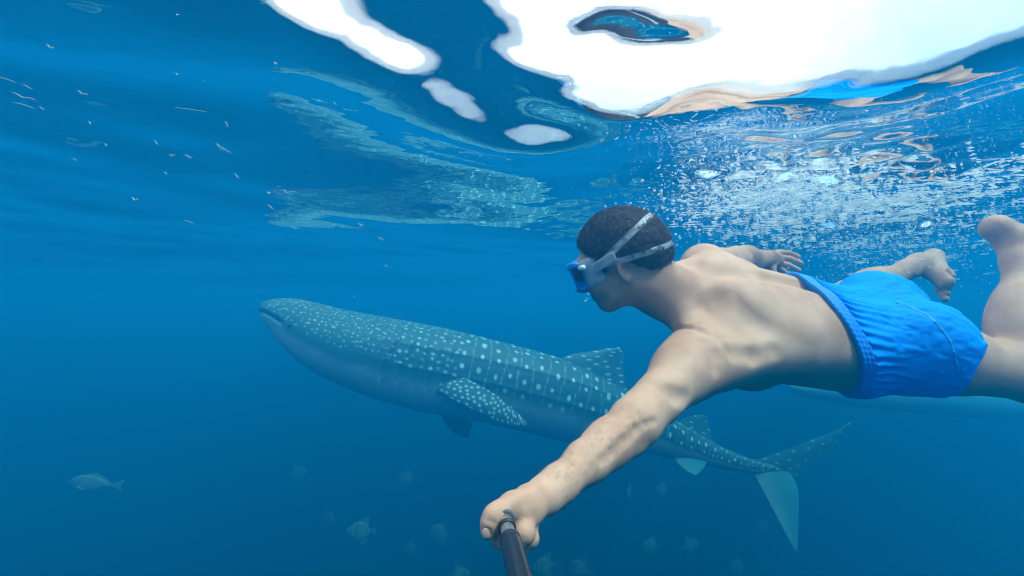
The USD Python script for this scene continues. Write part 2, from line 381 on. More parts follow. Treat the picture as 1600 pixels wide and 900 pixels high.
body.cone(ELL - 0.035 * ua + upn * 0.012, ELL + 0.11 * fa + upn * 0.006, 0.025, 0.025, 0.015)                 # forearm muscle
body.cone(ELL + 0.03 * fa - upn * 0.020 - side * 0.006, ELL + 0.13 * fa - upn * 0.009, 0.023, 0.020, 0.008)
body.chain([ELL + 0.085 * fa, ELL + 0.15 * fa, WRL - 0.03 * fa, WRL], [0.032, 0.0275, 0.0220, 0.0210], 0.015)
# the left hand, closed round the pole
PC = at(788, 809, 0.505)                             # where the pole leaves the fist
GA = norm(at(812, 900, 0.40) - PC)                   # along the pole, towards the camera
hx, hz = AX_R, AX_U
def F(px, py, back): return at(px, py, 0.505 + back)
k = 0.006
body.cone(WRL, F(828, 790, 0.036), 0.0205, 0.0175, 0.014)
body.chain([F(830, 783, 0.045), F(824, 799, 0.030), F(817, 815, 0.020)], [0.0165, 0.0145, 0.0125], 0.012)              # back of the hand to the index knuckle
body.chain([F(828, 786, 0.052), F(820, 806, 0.050)], [0.016, 0.013], 0.012)
body.chain([F(822, 788, 0.040), F(801, 791, 0.022), F(782, 799, 0.006)], [0.0165, 0.0135, 0.0112], 0.012)             # thumb root
body.chain([F(782, 799, 0.004), F(771, 808, -0.001), F(765, 819, -0.004), F(762, 832, -0.006)], [0.0112, 0.0100, 0.0091, 0.0074], k)   # thumb
body.ball(F(772, 805, 0.000), 0.0105, 0.006)
body.cone(F(757, 816, -0.0150), F(771, 820, -0.0150), 0.0012, 0.0012, 0.003, op=-1)                                    # creases of the thumb joint
body.cone(F(756, 812, -0.0135), F(772, 815, -0.0135), 0.0010, 0.0010, 0.003, op=-1)
body.chain([F(819, 815, 0.017), F(818, 833, 0.004), F(809, 844, 0.003)], [0.0130, 0.0113, 0.0103], 0.002)              # index finger
body.ball(F(819, 833, 0.003), 0.0122, 0.004)
body.chain([F(809, 844, 0.003), F(795, 847, 0.005), F(781, 844, 0.006), F(774, 837, 0.008)], [0.0105, 0.0095, 0.0088, 0.0076], 0.004)
for j, (dx, dy, b) in enumerate([(0, 0, 0.026), (1, 0, 0.045), (-2, -2, 0.062)]):                                    # middle, ring and little finger
    r = (1.0, 0.95, 0.82)[j]
    body.chain([F(824 + dx, 812 + dy, b), F(826 + dx, 841 + dy, b - 0.006), F(815 + dx, 852 + dy, b - 0.007), F(795 + dx, 851 + dy, b - 0.006), F(780 + dx, 843 + dy, b - 0.003)],
               [0.0122 * r, 0.0108 * r, 0.0104 * r, 0.0096 * r, 0.0082 * r], 0.0015)
    body.ball(F(827 + dx, 841 + dy, b - 0.007), 0.0114 * r, 0.0015)
for x0_, y0_, x1_, y1_, b0_, b1_ in ((838, 770, 818, 800, 0.040, 0.012), (832, 768, 800, 786, 0.036, 0.010)):                # tendons
    body.cone(F(x0_, y0_, b0_), F(x1_, y1_, b1_), 0.0035, 0.0030, 0.012)
body.ell(F(808, 808, 0.050), (GA, hx, hz), (0.026, 0.014, 0.018), 0.015)
body.ell(F(760, 833, -0.0142), (GA, hx, hz), (0.0020, 0.0054, 0.0066), 0.0015, op=-1)                                # bed of the thumb nail
# the right arm, trailing behind
ELR, WRR = at(1150, 408, 1.50), at(1202, 404, 1.70)
body.cone(SHR, ELR, 0.052, 0.042, 0.03)
fr = norm(WRR - ELR)
body.chain([ELR, ELR + 0.08 * fr, WRR], [0.042, 0.044, 0.027], 0.03)
body.cone(WRR, at(1211, 407, 1.735), 0.026, 0.030, 0.02)
for a, b, c in (((1214, 395, 1.765), (1232, 395, 1.77), (1247, 401, 1.765)), ((1214, 402, 1.76), (1234, 404, 1.765), (1252, 411, 1.755)),
                ((1214, 410, 1.75), (1232, 414, 1.755), (1248, 422, 1.745)), ((1213, 418, 1.74), (1224, 424, 1.74), (1236, 431, 1.73))):
    body.cone(at(1207, 407, 1.73), at(*a), 0.018, 0.012, 0.012)
    body.chain([at(*a), at(*b), at(*c)], [0.0115, 0.0100, 0.0085], 0.004)
body.chain([at(1204, 410, 1.70), at(1204, 421, 1.68), at(1209, 430, 1.67), at(1216, 436, 1.67)], [0.022, 0.016, 0.012, 0.010], 0.012)
# legs
KNL, ANL = at(1616, 590, 1.13), at(1590, 380, 1.30)
body.chain([HPL, HPL + 0.35 * (KNL - HPL), KNL], [0.088, 0.082, 0.056], 0.03)
lo = norm(ANL - KNL); bk = norm(np.array([-1, 0, 0.2]) - lo * (np.array([-1, 0, 0.2]) @ lo))
body.ball(KNL, 0.056, 0.03)
body.chain([KNL, KNL + 0.13 * lo, ANL - 0.06 * lo, ANL], [0.052, 0.054, 0.035, 0.036], 0.03)
body.ell(KNL + 0.125 * lo + 0.030 * bk, (lo, bk, np.cross(lo, bk)), (0.12, 0.056, 0.058), 0.05)
heel = ANL + 0.058 * bk + 0.030 * lo
toe = norm(-bk * 0.92 + lo * 0.25 + np.array([0, 0.25, 0]))
def foot(heel, an, toe, up, sgn):
    """heel, ankle, the direction of the toes, the direction from sole to instep"""
    sd = np.cross(toe, up) * sgn
    body.ball(heel, 0.027, 0.03); body.cone(heel, an, 0.027, 0.036, 0.03)
    for w in (-0.4, 0.5): body.cone(heel + 0.01 * toe + sd * 0.008 * w, heel + 0.155 * toe + sd * 0.030 * w, 0.026, 0.017, 0.02)
    body.cone(an - up * 0.004, heel + 0.15 * toe + up * 0.004, 0.034, 0.016, 0.03)
    for j in range(5):
        a = heel + (0.150 - 0.009 * j) * toe + sd * (-0.034 + 0.017 * j); r = (0.0125, 0.0095, 0.009, 0.0085, 0.008)[j]
        body.cone(a, a + (0.048 - 0.005 * j) * toe - up * 0.006, r + 0.001, r, 0.005)
foot(heel, ANL, toe, norm(-lo + 0.3 * toe), 1)
KNR, ANR = at(1325, 466, 1.68), at(1432, 414, 1.82)
body.chain([HPR, HPR + 0.35 * (KNR - HPR), KNR], [0.088, 0.080, 0.056], 0.03)
lo = norm(ANR - KNR); bk = norm(np.array([0.2, 0.2, 1.0]) - lo * (np.array([0.2, 0.2, 1.0]) @ lo))
body.ball(KNR, 0.054, 0.03)
body.chain([KNR, KNR + 0.13 * lo, ANR - 0.06 * lo, ANR], [0.052, 0.052, 0.034, 0.035], 0.03)
body.ell(KNR + 0.125 * lo + 0.018 * bk, (lo, bk, np.cross(lo, bk)), (0.11, 0.044, 0.054), 0.04)
heel = at(1458, 402, 1.845)
toe = norm(at(1487, 462, 1.70) - heel)
foot(heel, ANR + (heel - ANR) * 0.1, toe, norm(np.cross(toe, np.cross(-lo, toe)) * -1) * (1 if (np.cross(toe, np.cross(-lo, toe)) * -1) @ (-lo) > 0 else -1), -1)

def skin_point(px, py, d0=0.35):
    """where the line of sight through a pixel meets the body"""
    q = at(px, py, 1.0) - CAM; n_ = np.linalg.norm(q); q = q / n_; t = d0
    for _ in range(90):
        e = body.eval((CAM + q * t)[None])[0]
        if e < 0.0004: break
        t += max(e * 0.6, 0.0003)
    return CAM + q * t, q
def crease(pts, r, depth, k=0.012, op=-1):
    P_ = []
    for x, y in pts:
        p_, q_ = skin_point(x, y); P_.append(p_ + q_ * depth)
    body.chain(P_, [r] * len(P_), k, op)
NB_PRIMS = len(body.prims)
# lines of sight through points of a crease, its radius, how deep its axis lies under the skin, blend, sign
marks = [([(1054, 514), (1072, 509), (1090, 511), (1103, 518)], 0.006, -0.0068, 0.013, -1),

         ([(1108, 532), (1122, 552), (1124, 574)], 0.010, -0.0130, 0.02, -1), ([(1150, 548), (1185, 555), (1215, 548)], 0.012, -0.0160, 0.02, -1),
         ([(1026, 658), (1010, 663), (996, 671)], 0.0040, -0.0042, 0.008, -1), ([(998, 670), (980, 688), (962, 706), (945, 720)], 0.0050, -0.0062, 0.010, -1),
         ([(1040, 600), (1058, 614), (1075, 620)], 0.010, -0.0128, 0.02, -1)]
marks = [(m_, [skin_point(x, y) for x, y in m_[0]]) for m_ in marks]
for (pp, r, dp, k_, op_), pq in marks: body.chain([p_ + q_ * dp for p_, q_ in pq], [r] * len(pq), k_, op_)
skin = mat('skin', {
    'g': ('geometry', {}),
    'n': ('noise_texture', {'scale': 16.0, 'detail': 4.0, 'roughness': 0.6}),
    'r': ('rgb_ramp', {'ramp': [(0.3, (0.50, 0.295, 0.190)), (0.7, (0.63, 0.405, 0.280))]}),
    'n2': ('noise_texture', {'scale': 420.0, 'detail': 3.0, 'roughness': 0.6}),
    'b': ('bump', {'strength': 0.25, 'distance': 0.0012}),
    'v': ('voronoi_texture', {'scale': 11.0}), 'vr': ('rgb_ramp', {'ramp': [(0, (0.30, 0.16, 0.10)), (0.028, (0.34, 0.2, 0.13)), (0.045, (1, 1, 1)), (1, (1, 1, 1))]}),
    'm1': ('noise_texture', {'scale': 5.0, 'detail': 3.0}), 'mr': ('rgb_ramp', {'ramp': [(0.3, (0.86, 0.80, 0.78)), (0.65, (1, 1, 1))]}),
    'x1': ('mix', {'mix_type': 'multiply', 'fac': 1.0}), 'x2': ('mix', {'mix_type': 'multiply', 'fac': 1.0}),
    'p': ('principled_bsdf', {'roughness': 0.5, 'specular_ior_level': 0.15})},
    [('g.position', 'n.vector'), ('n.fac', 'r.fac'), ('r.color', 'x1.color1'), ('g.position', 'v.vector'), ('v.distance', 'vr.fac'), ('vr.color', 'x1.color2'), ('x1.color', 'x2.color1'), ('g.position', 'm1.vector'), ('m1.fac', 'mr.fac'), ('mr.color', 'x2.color2'), ('x2.color', 'p.base_color'), ('g.position', 'n2.vector'), ('n2.fac', 'b.height'), ('b.normal', 'p.normal')])
body_mesh = body.mesh(BODY_H)
person = thing('person', 'shirtless swimmer in blue shorts and diving mask stretching one arm to the camera', 'person', (0, 0, 0))
obj('body', body_mesh, skin, person)

# short hairs along the forearm
ra_ = np.random.default_rng(6)
sp, sf = trimesh.sample.sample_surface(body_mesh, 70000, seed=8)
al = (sp - ELL) @ fa; near_ = np.linalg.norm(sp - ELL - np.outer(al, fa), axis=1) < 0.06
okh = near_ & (al > 0.02) & (al < np.linalg.norm(WRL - ELL) - 0.01)
sp, sn = sp[okh], body_mesh.face_normals[sf[okh]]
w_ = np.clip(0.35 + sn @ (upn * 0.8 - side * 0.2), 0, 1); kp = ra_.random(len(sp)) < w_ * 0.9; sp, sn = sp[kp], sn[kp]
dr_ = fa * 0.8 - side * 0.4 + ra_.normal(size=sp.shape) * 0.22; dr_ -= sn * (dr_ * sn).sum(1)[:, None]; dr_ /= np.linalg.norm(dr_, axis=1)[:, None]
lh = ra_.uniform(0.006, 0.012, len(sp))[:, None]
HP = np.stack([sp, sp + dr_ * lh * 0.5 + sn * lh * 0.16, sp + dr_ * lh + sn * lh * 0.16], 1)
ah = UsdGeom.BasisCurves.Define(stage, str(person.GetPath()) + '/arm_hair')
ah.CreateTypeAttr('linear'); ah.CreateCurveVertexCountsAttr(Vt.IntArray([3] * len(HP)))
ah.CreatePointsAttr(Vt.Vec3fArray.FromNumpy(HP.reshape(-1, 3).astype(np.float32))); ah.CreateWidthsAttr(Vt.FloatArray([0.00013])); ah.SetWidthsInterpolation('constant')
UsdShade.MaterialBindingAPI.Apply(ah.GetPrim()).Bind(mat('arm_hair', {'p': ('principled_bsdf', {'base_color': (0.13, 0.075, 0.04), 'roughness': 0.5})}))
tag(ah.GetPrim(), kind='stuff')
def fbm3(p, sc, seed=0, o=3): return meshkit.fbm(np.asarray(p) * sc, o, seed) - 0.5
from scipy.spatial import cKDTree
# hair: a short wet cap with clumps, cut along the hairline
hair = Body()
hair.ell(H(-0.004, 0, 0), HAX, (0.0965, 0.0800, 0.0985), 0.03)
hair.ell(H(-0.043, 0, -0.012), HAX, (0.061, 0.069, 0.069), 0.04)
def hair_field(p, d):
    q = (p - HC) @ np.array(HAX).T
    f, l, u = q.T
    hl = np.interp(f, [-0.11, -0.075, -0.050, -0.030, -0.012, 0.020, 0.030, 0.055, 0.072, 0.11], [-0.078, -0.074, -0.052, -0.030, -0.006, -0.012, -0.030, 0.028, 0.046, 0.060])
    hl = hl + 0.006 * fbm3(p, 70, 4)
    c = (0.62 * f + 0.78 * l, -0.78 * f + 0.62 * l, u)
    clump = fbm3(np.stack([c[0] * 1.0, c[1] * 2.6, u * 1.3], -1), 85, 7, 3)
    d = d - 0.0055 * clump * np.clip((u - hl) / 0.03, 0, 1) - 0.001
    e = (hl - u) * 0.55
    k = 0.010; h = np.maximum(k - np.abs(d - e), 0) / k
    return np.maximum(d, e) + h * h * k / 4
hair_mat = mat('hair', {'g': ('geometry', {}), 'n': ('noise_texture', {'scale': 260.0, 'detail': 3.0}),
    'r': ('rgb_ramp', {'ramp': [(0.3, (0.020, 0.013, 0.009)), (0.7, (0.085, 0.056, 0.038))]}), 'b': ('bump', {'strength': 0.6, 'distance': 0.002}),
    'p': ('principled_bsdf', {'roughness': 0.42, 'specular_ior_level': 0.5})},
    [('g.position', 'n.vector'), ('n.fac', 'r.fac'), ('r.color', 'p.base_color'), ('n.fac', 'b.height'), ('b.normal', 'p.normal')])
hm = hair.mesh(0.0022, hair_field)
hair_prim = obj('hair', hm, hair_mat, person)
# short loose strands that break the outline of the cap
rg = np.random.default_rng(4)
pts, fi = trimesh.sample.sample_surface(hm, 22000, seed=5)
nn = hm.face_normals[fi]
if ((pts - HC) * nn).sum() < 0: nn = -nn
q = (pts - HC) @ np.array(HAX).T
ok = (q[:, 2] > -0.06) & ((nn * (pts - HC)).sum(1) > 0.03); pts, nn, q = pts[ok], nn[ok], q[ok]
flow = -hd_f * 0.5 - hd_u * 0.25 + np.outer(q[:, 1] * 6, hd_l) + rg.normal(size=pts.shape) * 0.45
flow -= nn * (flow * nn).sum(1)[:, None]; flow /= np.linalg.norm(flow, axis=1)[:, None]
ln = rg.uniform(0.006, 0.013, len(pts))[:, None]
P4 = np.stack([pts - nn * 0.001, pts + flow * ln * 0.4 + nn * ln * 0.18, pts + flow * ln * 0.8 + nn * ln * 0.20, pts + flow * ln + nn * ln * 0.15], 1)
cv = UsdGeom.BasisCurves.Define(stage, str(person.GetPath()) + '/hair_strands')
cv.CreateTypeAttr('linear'); cv.CreateCurveVertexCountsAttr(Vt.IntArray([4] * len(P4)))
cv.CreatePointsAttr(Vt.Vec3fArray.FromNumpy(P4.reshape(-1, 3).astype(np.float32))); cv.CreateWidthsAttr(Vt.FloatArray([0.0006])); cv.SetWidthsInterpolation('constant')
UsdShade.MaterialBindingAPI.Apply(cv.GetPrim()).Bind(hair_mat)
tag(cv.GetPrim(), kind='stuff')
# eyes behind the mask
eye_mat = mat('eye', {'p': ('principled_bsdf', {'base_color': (0.75, 0.72, 0.68), 'roughness': 0.1})})
for s in (-1, 1):
    e = trimesh.creation.icosphere(3, 0.0115); e.apply_translation(H(0.080, s * 0.030, -0.012)); obj('eye', e, eye_mat, person)
# thumb nail
nail_mat = mat('nail', {'p': ('principled_bsdf', {'base_color': (0.60, 0.36, 0.27), 'roughness': 0.35, 'specular_ior_level': 0.2})})
nm = Body(); nm.ell(F(760, 833, -0.0122), (GA, hx, hz), (0.0016, 0.0050, 0.0062), 0.002)
obj('thumb_nail', nm.mesh(0.0008), nail_mat, person)

# swimming shorts
WP3 = at(1303, 492, 1.05)
WN = norm(0.30 * t_a + 0.70 * np.array([0.765, -0.24, 0.60]))
HIPC = PEL
trunk = Body()
trunk.prims = list(body.prims[:NTRUNK])
for s, hp, kn in ((-1, HPL, KNL), (1, HPR, KNR)):
    trunk.cone(hp, hp + 0.50 * (kn - hp), 0.086, 0.084, 0.05)
ths = [(hp, norm(kn - hp), 0.345 * np.linalg.norm(kn - hp)) for hp, kn in ((HPL, KNL), (HPR, KNR))]
HIPBOX = (PEL - 0.38, PEL + 0.36)
angles = lambda p: np.arctan2((p - T(0.42, 0, 0)) @ t_n, (p - T(0.42, 0, 0)) @ t_l)
def smax(a, b, k):
    h = np.maximum(k - np.abs(a - b), 0) / k; return np.maximum(a, b) + h * h * k / 4
def shorts_field(p, d):
    w = (p - WP3) @ WN                                     # metres below the waistband's upper edge
    d = np.where(w > -0.03, d, 1.0)
    ang = angles(p)
    g = np.sin(ang * 46 + 5 * fbm3(p, 14, 3, 2)) * 0.0052 * np.exp(-np.maximum(w - 0.035, 0) / 0.034) * (w > 0.03)
    wr = np.abs(fbm3(np.stack([p @ t_a * 5, ang * 1.6, ang * 0 + (p @ t_l) * 3], -1), 4.2, 9, 3)) ** 0.9
    fold = -0.020 * (0.25 - wr) * np.clip((w - 0.05) / 0.06, 0, 1)
    fold2 = 0.010 * fbm3(np.stack([p @ norm(t_a + 0.6 * t_l) * 5, (p @ norm(t_l - 0.6 * t_a)) * 28, (p @ t_n) * 14], -1), 1.0, 12, 3) * np.clip((w - 0.04) / 0.05, 0, 1)
    d = d - 0.008 - g - fold * 0.6 - fold2
    d = np.where(w < 0.034, np.maximum(d, -(w - 0.034) * 0.9), d)
    d = smax(d, 0.031 - w, 0.004)
    for a, dr, L in ths:
        x = (p - a) @ dr - L; rad = np.linalg.norm(p - a - np.outer((p - a) @ dr, dr), axis=1)
        far = np.where(rad < 0.16, x + 0.006 * np.sin(np.arctan2((p - a) @ t_n, (p - a) @ t_l) * 5), -1)
        d = smax(d, far, 0.005)
        d = np.maximum(d, -np.maximum(rad - 0.0900, -(x + 0.05)))      # the open leg
    return d
shorts_mat = mat('shorts_cloth', {'g': ('geometry', {}), 'n': ('noise_texture', {'scale': 900.0, 'detail': 2.0}), 'b': ('bump', {'strength': 0.15, 'distance': 0.0006}),
    'p': ('principled_bsdf', {'base_color': (0.001, 0.27, 0.88), 'roughness': 0.7, 'specular_ior_level': 0.08})},
    [('g.position', 'n.vector'), ('n.fac', 'b.height'), ('b.normal', 'p.normal')])
sh = obj('swim_shorts', trunk.mesh(SHORTS_H, shorts_field, HIPBOX), shorts_mat, person)
def band_field(p, d):
    w = (p - WP3) @ WN; ang = angles(p)
    row = np.abs(np.sin(w / 0.034 * math.pi * 3.0))
    g = np.sin(ang * 92) * 0.0011 * row + 0.0016 * row
    d = np.where((w > -0.03) & (w < 0.07), d, 1.0) - 0.0095 - g
    d = smax(d, -w, 0.004); d = smax(d, w - 0.036, 0.004)
    return np.maximum(d, -(d + 0.014))
obj('waistband', trunk.mesh(SHORTS_H, band_field, HIPBOX), mat('waistband_cloth', {'p': ('principled_bsdf', {'base_color': (0.002, 0.24, 0.80), 'roughness': 0.55})}), sh)

shorts_mesh = UsdGeom.Mesh(sh); sv = np.array(shorts_mesh.GetPointsAttr().Get()); st_ = cKDTree(sv)
def on_shorts(x, y, out=0.001):
    q = at(x, y, 1.0) - CAM; q = q / np.linalg.norm(q); t = np.linspace(0.8, 1.5, 700)
    dd_, ii = st_.query(CAM + t[:, None] * q); j = np.argmax(dd_ < 0.004); return sv[ii[j]] + q * 0.0015
pp = Body(); P_ = [on_shorts(x, y) for x, y in [(1400, 470), (1424, 478), (1447, 490), (1462, 502), (1474, 516), (1484, 532), (1491, 550), (1496, 568), (1499, 584)]]
pp.chain(P_, [0.0028] * len(P_), 0.003)
obj('side_piping', pp.mesh(0.0012), mat('piping', {'p': ('principled_bsdf', {'base_color': (0.015, 0.36, 0.72), 'roughness': 0.5})}), sh)
def hem_field(p, d):
    w = (p - WP3) @ WN; a, dr, L = ths[0]; x = (p - a) @ dr - L; rad = np.linalg.norm(p - a - np.outer((p - a) @ dr, dr), axis=1)
    d = shorts_field(p, d)
    e = np.where(rad < 0.16, np.maximum(np.abs(x + 0.011) - 0.009, 0.088 - rad), 1)
    return np.maximum(d - 0.0014, e)
hemm = trunk.mesh(SHORTS_H, hem_field, (ths[0][0] - 0.05, ths[0][0] + 0.40))
obj('hem', hemm, shorts_mat, sh)
# ------------------------------------------------------------------ diving mask on the swimmer's head
mask = thing('diving_mask', 'blue framed diving mask strapped round the swimmer\'s head', 'diving mask')
MC = H(0.112, 0, -0.012)
def head_coords(p): return ((p - HC) @ np.array(HAX).T).T
def rbox(q, c, h, r):
    e = np.abs(q - np.asarray(c)) - np.asarray(h) + r
    return np.linalg.norm(np.maximum(e, 0), axis=1) + np.minimum(e.max(1), 0) - r
blank = Body(); blank.ball(H(0.075, 0, -0.012), 0.12)
def frame_field(p, d):
    f, l, u = head_coords(p); q = np.stack([f + 0.35 * l * l / 0.075, l, u], 1)       # curves back towards the temples
    a = rbox(q, (0.112, 0, -0.012), (0.014, 0.078, 0.036), 0.012)
    cut = rbox(q, (0.124, 0, -0.012), (0.012, 0.067, 0.026), 0.010)
    inner = rbox(q, (0.100, 0, -0.012), (0.016, 0.066, 0.027), 0.010)
    side = np.minimum(rbox(q, (0.114, 0.076, -0.014), (0.009, 0.004, 0.024), 0.003), rbox(q, (0.114, -0.076, -0.014), (0.009, 0.004, 0.024), 0.003))
    return np.maximum(np.maximum(np.maximum(a, -cut), -inner), -side)
frame_mat = mat('mask_frame', {'p': ('principled_bsdf', {'base_color': (0.01, 0.22, 0.62), 'roughness': 0.25})})
obj('frame', blank.mesh(0.0016, frame_field, cull=True), frame_mat, mask)
def lens_field(p, d):
    f, l, u = head_coords(p); q = np.stack([f + 0.35 * l * l / 0.075, l, u], 1)
    return rbox(q, (0.1165, 0, -0.012), (0.002, 0.0665, 0.0265), 0.0015)
obj('lens', blank.mesh(0.0016, lens_field, cull=True), mat('mask_lens', {'p': ('principled_bsdf', {'base_color': (0.008, 0.010, 0.03), 'roughness': 0.05})}), mask)
for s in (1, -1):
    def side_field(p, d, s=s):
        f, l, u = head_coords(p); q = np.stack([f + 0.35 * l * l / 0.075, l, u], 1)
        return np.minimum(rbox(q, (0.114, s * 0.0755, -0.006), (0.0086, 0.0028, 0.0145), 0.002), 9)
    obj('side_window', blank.mesh(0.0016, side_field, cull=True), mat('side_window_%s' % ('a' if s > 0 else 'b'), {'p': ('principled_bsdf', {'base_color': (0.012, 0.012, 0.035), 'roughness': 0.1})}), mask)
def skirt_field(p, d):
    f, l, u = head_coords(p); q = np.stack([f + 0.35 * l * l / 0.075, l, u], 1)
    g = np.clip((0.100 - f) / 0.045, 0, 1)
    a = rbox(q, (0.080, 0, -0.014), (0.026, 0.069, 0.031), 0.012) - 0.004 * g
    return np.maximum(a, -rbox(q, (0.085, 0, -0.014), (0.030, 0.060, 0.024), 0.010))
skirt_mat = mat('mask_skirt', {'p': ('principled_bsdf', {'base_color': (0.42, 0.55, 0.60), 'roughness': 0.3, 'transmission_weight': 0.25}),})
obj('skirt', blank.mesh(0.0018, skirt_field, cull=True), skirt_mat, mask)
strap_mat = mat('mask_strap', {'p': ('principled_bsdf', {'base_color': (0.48, 0.60, 0.64), 'roughness': 0.4, 'alpha': 0.6})})
cap = Body(); cap.prims = list(hair.prims)
def strap_field(u0, u1, f0, f1, hw, rib, off=0.0040):
    def fn(p, d):
        f, l, u = head_coords(p)
        sl = (u1 - u0) / (f1 - f0); pl = (u - (u0 + sl * (f - f0))) / math.sqrt(1 + sl * sl)
        lo_, hi_ = min(f0, f1), max(f0, f1)
        r = 0.0011 * np.sin(f / 0.0042 * 2 * math.pi) * rib
        d = d - off - r
        shell = np.maximum(d, -(d + 0.004))
        e = smax(shell, np.abs(pl) - hw, 0.002)
        return np.maximum(e, f - hi_) if not rib else np.maximum(np.maximum(e, f - hi_), np.where(np.abs(l) > 0, lo_ - f, 0))
    return fn
obj('strap', cap.mesh(0.0018, strap_field(-0.004, 0.044, 0.035, -0.085, 0.0076, 0)), strap_mat, mask, label='upper half of the split strap')
obj('strap', cap.mesh(0.0018, strap_field(-0.008, -0.022, 0.035, -0.090, 0.0066, 0)), strap_mat, mask, label='lower half of the split strap')
obj('ribbed_strap_end', cap.mesh(0.0016, strap_field(-0.014, 0.002, 0.092, -0.005, 0.0105, 1, 0.0085)), strap_mat, mask)
bk_mat = mat('mask_buckle', {'p': ('principled_bsdf', {'base_color': (0.75, 0.82, 0.85), 'roughness': 0.25})})
for s in (1, -1):
    b_ = Body(); b_.cone(H(0.088, s * 0.066, 0.006), H(0.070, s * 0.079, 0.004), 0.0055, 0.0065, 0.004)
    obj('buckle', b_.mesh(0.0014), bk_mat, mask)

# ------------------------------------------------------------------ the camera pole in his fist
pole = thing('selfie_stick', 'black selfie stick with grey collars gripped in the swimmer\'s fist', 'selfie stick')
px_, py_ = norm(np.cross(GA, [0, 0, 1.0])), None
py_ = np.cross(GA, px_)
def turned(profile, n=48):
    """a turned piece about the pole's axis: (metres along, radius) pairs"""
    V = [PC + GA * t for t, _ in profile]
    th = np.linspace(0, 2 * math.pi, n, endpoint=False)
    P = np.array([V[i] + r * (np.outer(np.cos(th), px_) + np.outer(np.sin(th), py_)) for i, (t, r) in enumerate(profile)])
    k = len(profile); Q = [(i * n + j, i * n + (j + 1) % n, (i + 1) * n + (j + 1) % n, (i + 1) * n + j) for i in range(k - 1) for j in range(n)]
    return P.reshape(-1, 3), np.array(Q)
def ring(t, r, w):
    return turned([(t - w, r * 0.6), (t - w, r * 0.92), (t - w * 0.6, r), (t + w * 0.6, r), (t + w, r * 0.92), (t + w, r * 0.6)])
black = mat('black_rubber', {'p': ('principled_bsdf', {'base_color': (0.012, 0.012, 0.014), 'roughness': 0.5})})
blackm = mat('black_tube', {'p': ('principled_bsdf', {'base_color': (0.010, 0.011, 0.014), 'roughness': 0.28, 'coat_weight': 0.3})})
greym = mat('grey_collar', {'p': ('principled_bsdf', {'base_color': (0.10, 0.11, 0.12), 'roughness': 0.45})})
steel = mat('steel', {'p': ('principled_bsdf', {'base_color': (0.42, 0.40, 0.38), 'metallic': 0.85, 'roughness': 0.32})})
obj('grip', turned([(-0.030, 0.0), (-0.030, 0.007), (-0.027, 0.0074), (-0.002, 0.0074), (0.0, 0.0)]), black, pole, 35)
obj('collar', ring(0.002, 0.0112, 0.0050), greym, pole, 35)
obj('tube', turned([(-0.01, 0.0074), (0.024, 0.0074)]), steel, pole, True)
obj('collar', ring(0.0215, 0.0092, 0.0024), black, pole, 35)
obj('tube', turned([(0.0216, 0.0072), (0.055, 0.0072)]), steel, pole, True)
obj('collar', ring(0.0475, 0.0106, 0.0032), black, pole, 35)
obj('tube', turned([(0.0476, 0.0), (0.0476, 0.0100), (0.07, 0.0106), (0.40, 0.0118), (0.40, 0.0)]), blackm, pole, 35)
ws = Body(); ws.chain([at(838, 806, 0.575), at(850, 800, 0.60), at(862, 794, 0.605), at(874, 789, 0.605)], [0.003, 0.0036, 0.0042, 0.0058], 0.004); ws.ball(at(877, 788, 0.605), 0.006, 0.003)
obj('wrist_strap', ws.mesh(0.0012), black, pole)
# ------------------------------------------------------------------ whale shark
from scipy.interpolate import PchipInterpolator, CubicSpline
from scipy.spatial import cKDTree
def coloured(name, P, Q, col, m, parent, **t):
    p = obj(name, (P, Q), m, parent, True, **t)
    v = UsdGeom.PrimvarsAPI(p).CreatePrimvar('tint', Sdf.ValueTypeNames.Color3fArray, 'vertex')
    v.Set(Vt.Vec3fArray.FromNumpy(np.asarray(col, np.float32)))
    return p
shark_mat = mat('shark_skin', {'a': ('attribute', {'attribute': 'tint'}), 'g': ('geometry', {}), 'n': ('noise_texture', {'scale': 30.0, 'detail': 4.0}),
    'b': ('bump', {'strength': 0.2, 'distance': 0.01}), 'p': ('principled_bsdf', {'roughness': 0.55, 'specular_ior_level': 0.3})},
    [('a.color', 'p.base_color'), ('g.position', 'n.vector'), ('n.fac', 'b.height'), ('b.normal', 'p.normal')])
DARK, PALE, SPOT = np.array([0.022, 0.125, 0.140]), np.array([0.20, 0.38, 0.40]), np.array([0.46, 0.74, 0.70])
# stations along the body: centre in the photograph, half height in its pixels, half width / half height
ST = np.array([(410.5,489,1,1.5),(412,488,9,1.6),(417,486,16,1.65),(426,487,21,1.65),(440,491,27,1.6),(480,512,42,1.45),(520,532,51,1.35),(560,546,57,1.25),(620,563,63,1.12),(680,577,65,1.05),(740,589,63,1.0),(800,603,62,0.97),
               (870,622,61,0.95),(930,641,54,0.92),(1000,667,38,0.9),(1060,690,27,0.9),(1120,713,17,1.0),(1170,727,11,1.1),(1205,734,8.5,0.8),(1228,740,5,0.5)], float)
def depth_of(px): return 4.05 + 0.55 * (px - 410) / 800.0
cen = np.array([at(x, y, depth_of(x)) for x, y, _, _ in ST])
hh = np.array([h * depth_of(x) / FPX for x, _, h, _ in ST])
arc = np.concatenate([[0], np.cumsum(np.linalg.norm(np.diff(cen, axis=0), axis=1))])
LEN = arc[-1]
fc = PchipInterpolator(arc, cen); fh = PchipInterpolator(arc, hh); fwd = PchipInterpolator(arc, ST[:, 3])
NS, NV = 760, 280
ss = np.concatenate([np.linspace(0, 1, 60) ** 2 * 0.15, np.linspace(0.15, LEN, NS - 60 + 1)[1:]])
C = fc(ss); Tn = np.gradient(C, ss, axis=0); Tn = gaussian_filter(Tn, (6, 0)); Tn /= np.linalg.norm(Tn, axis=1)[:, None]
ROLL = math.radians(7)
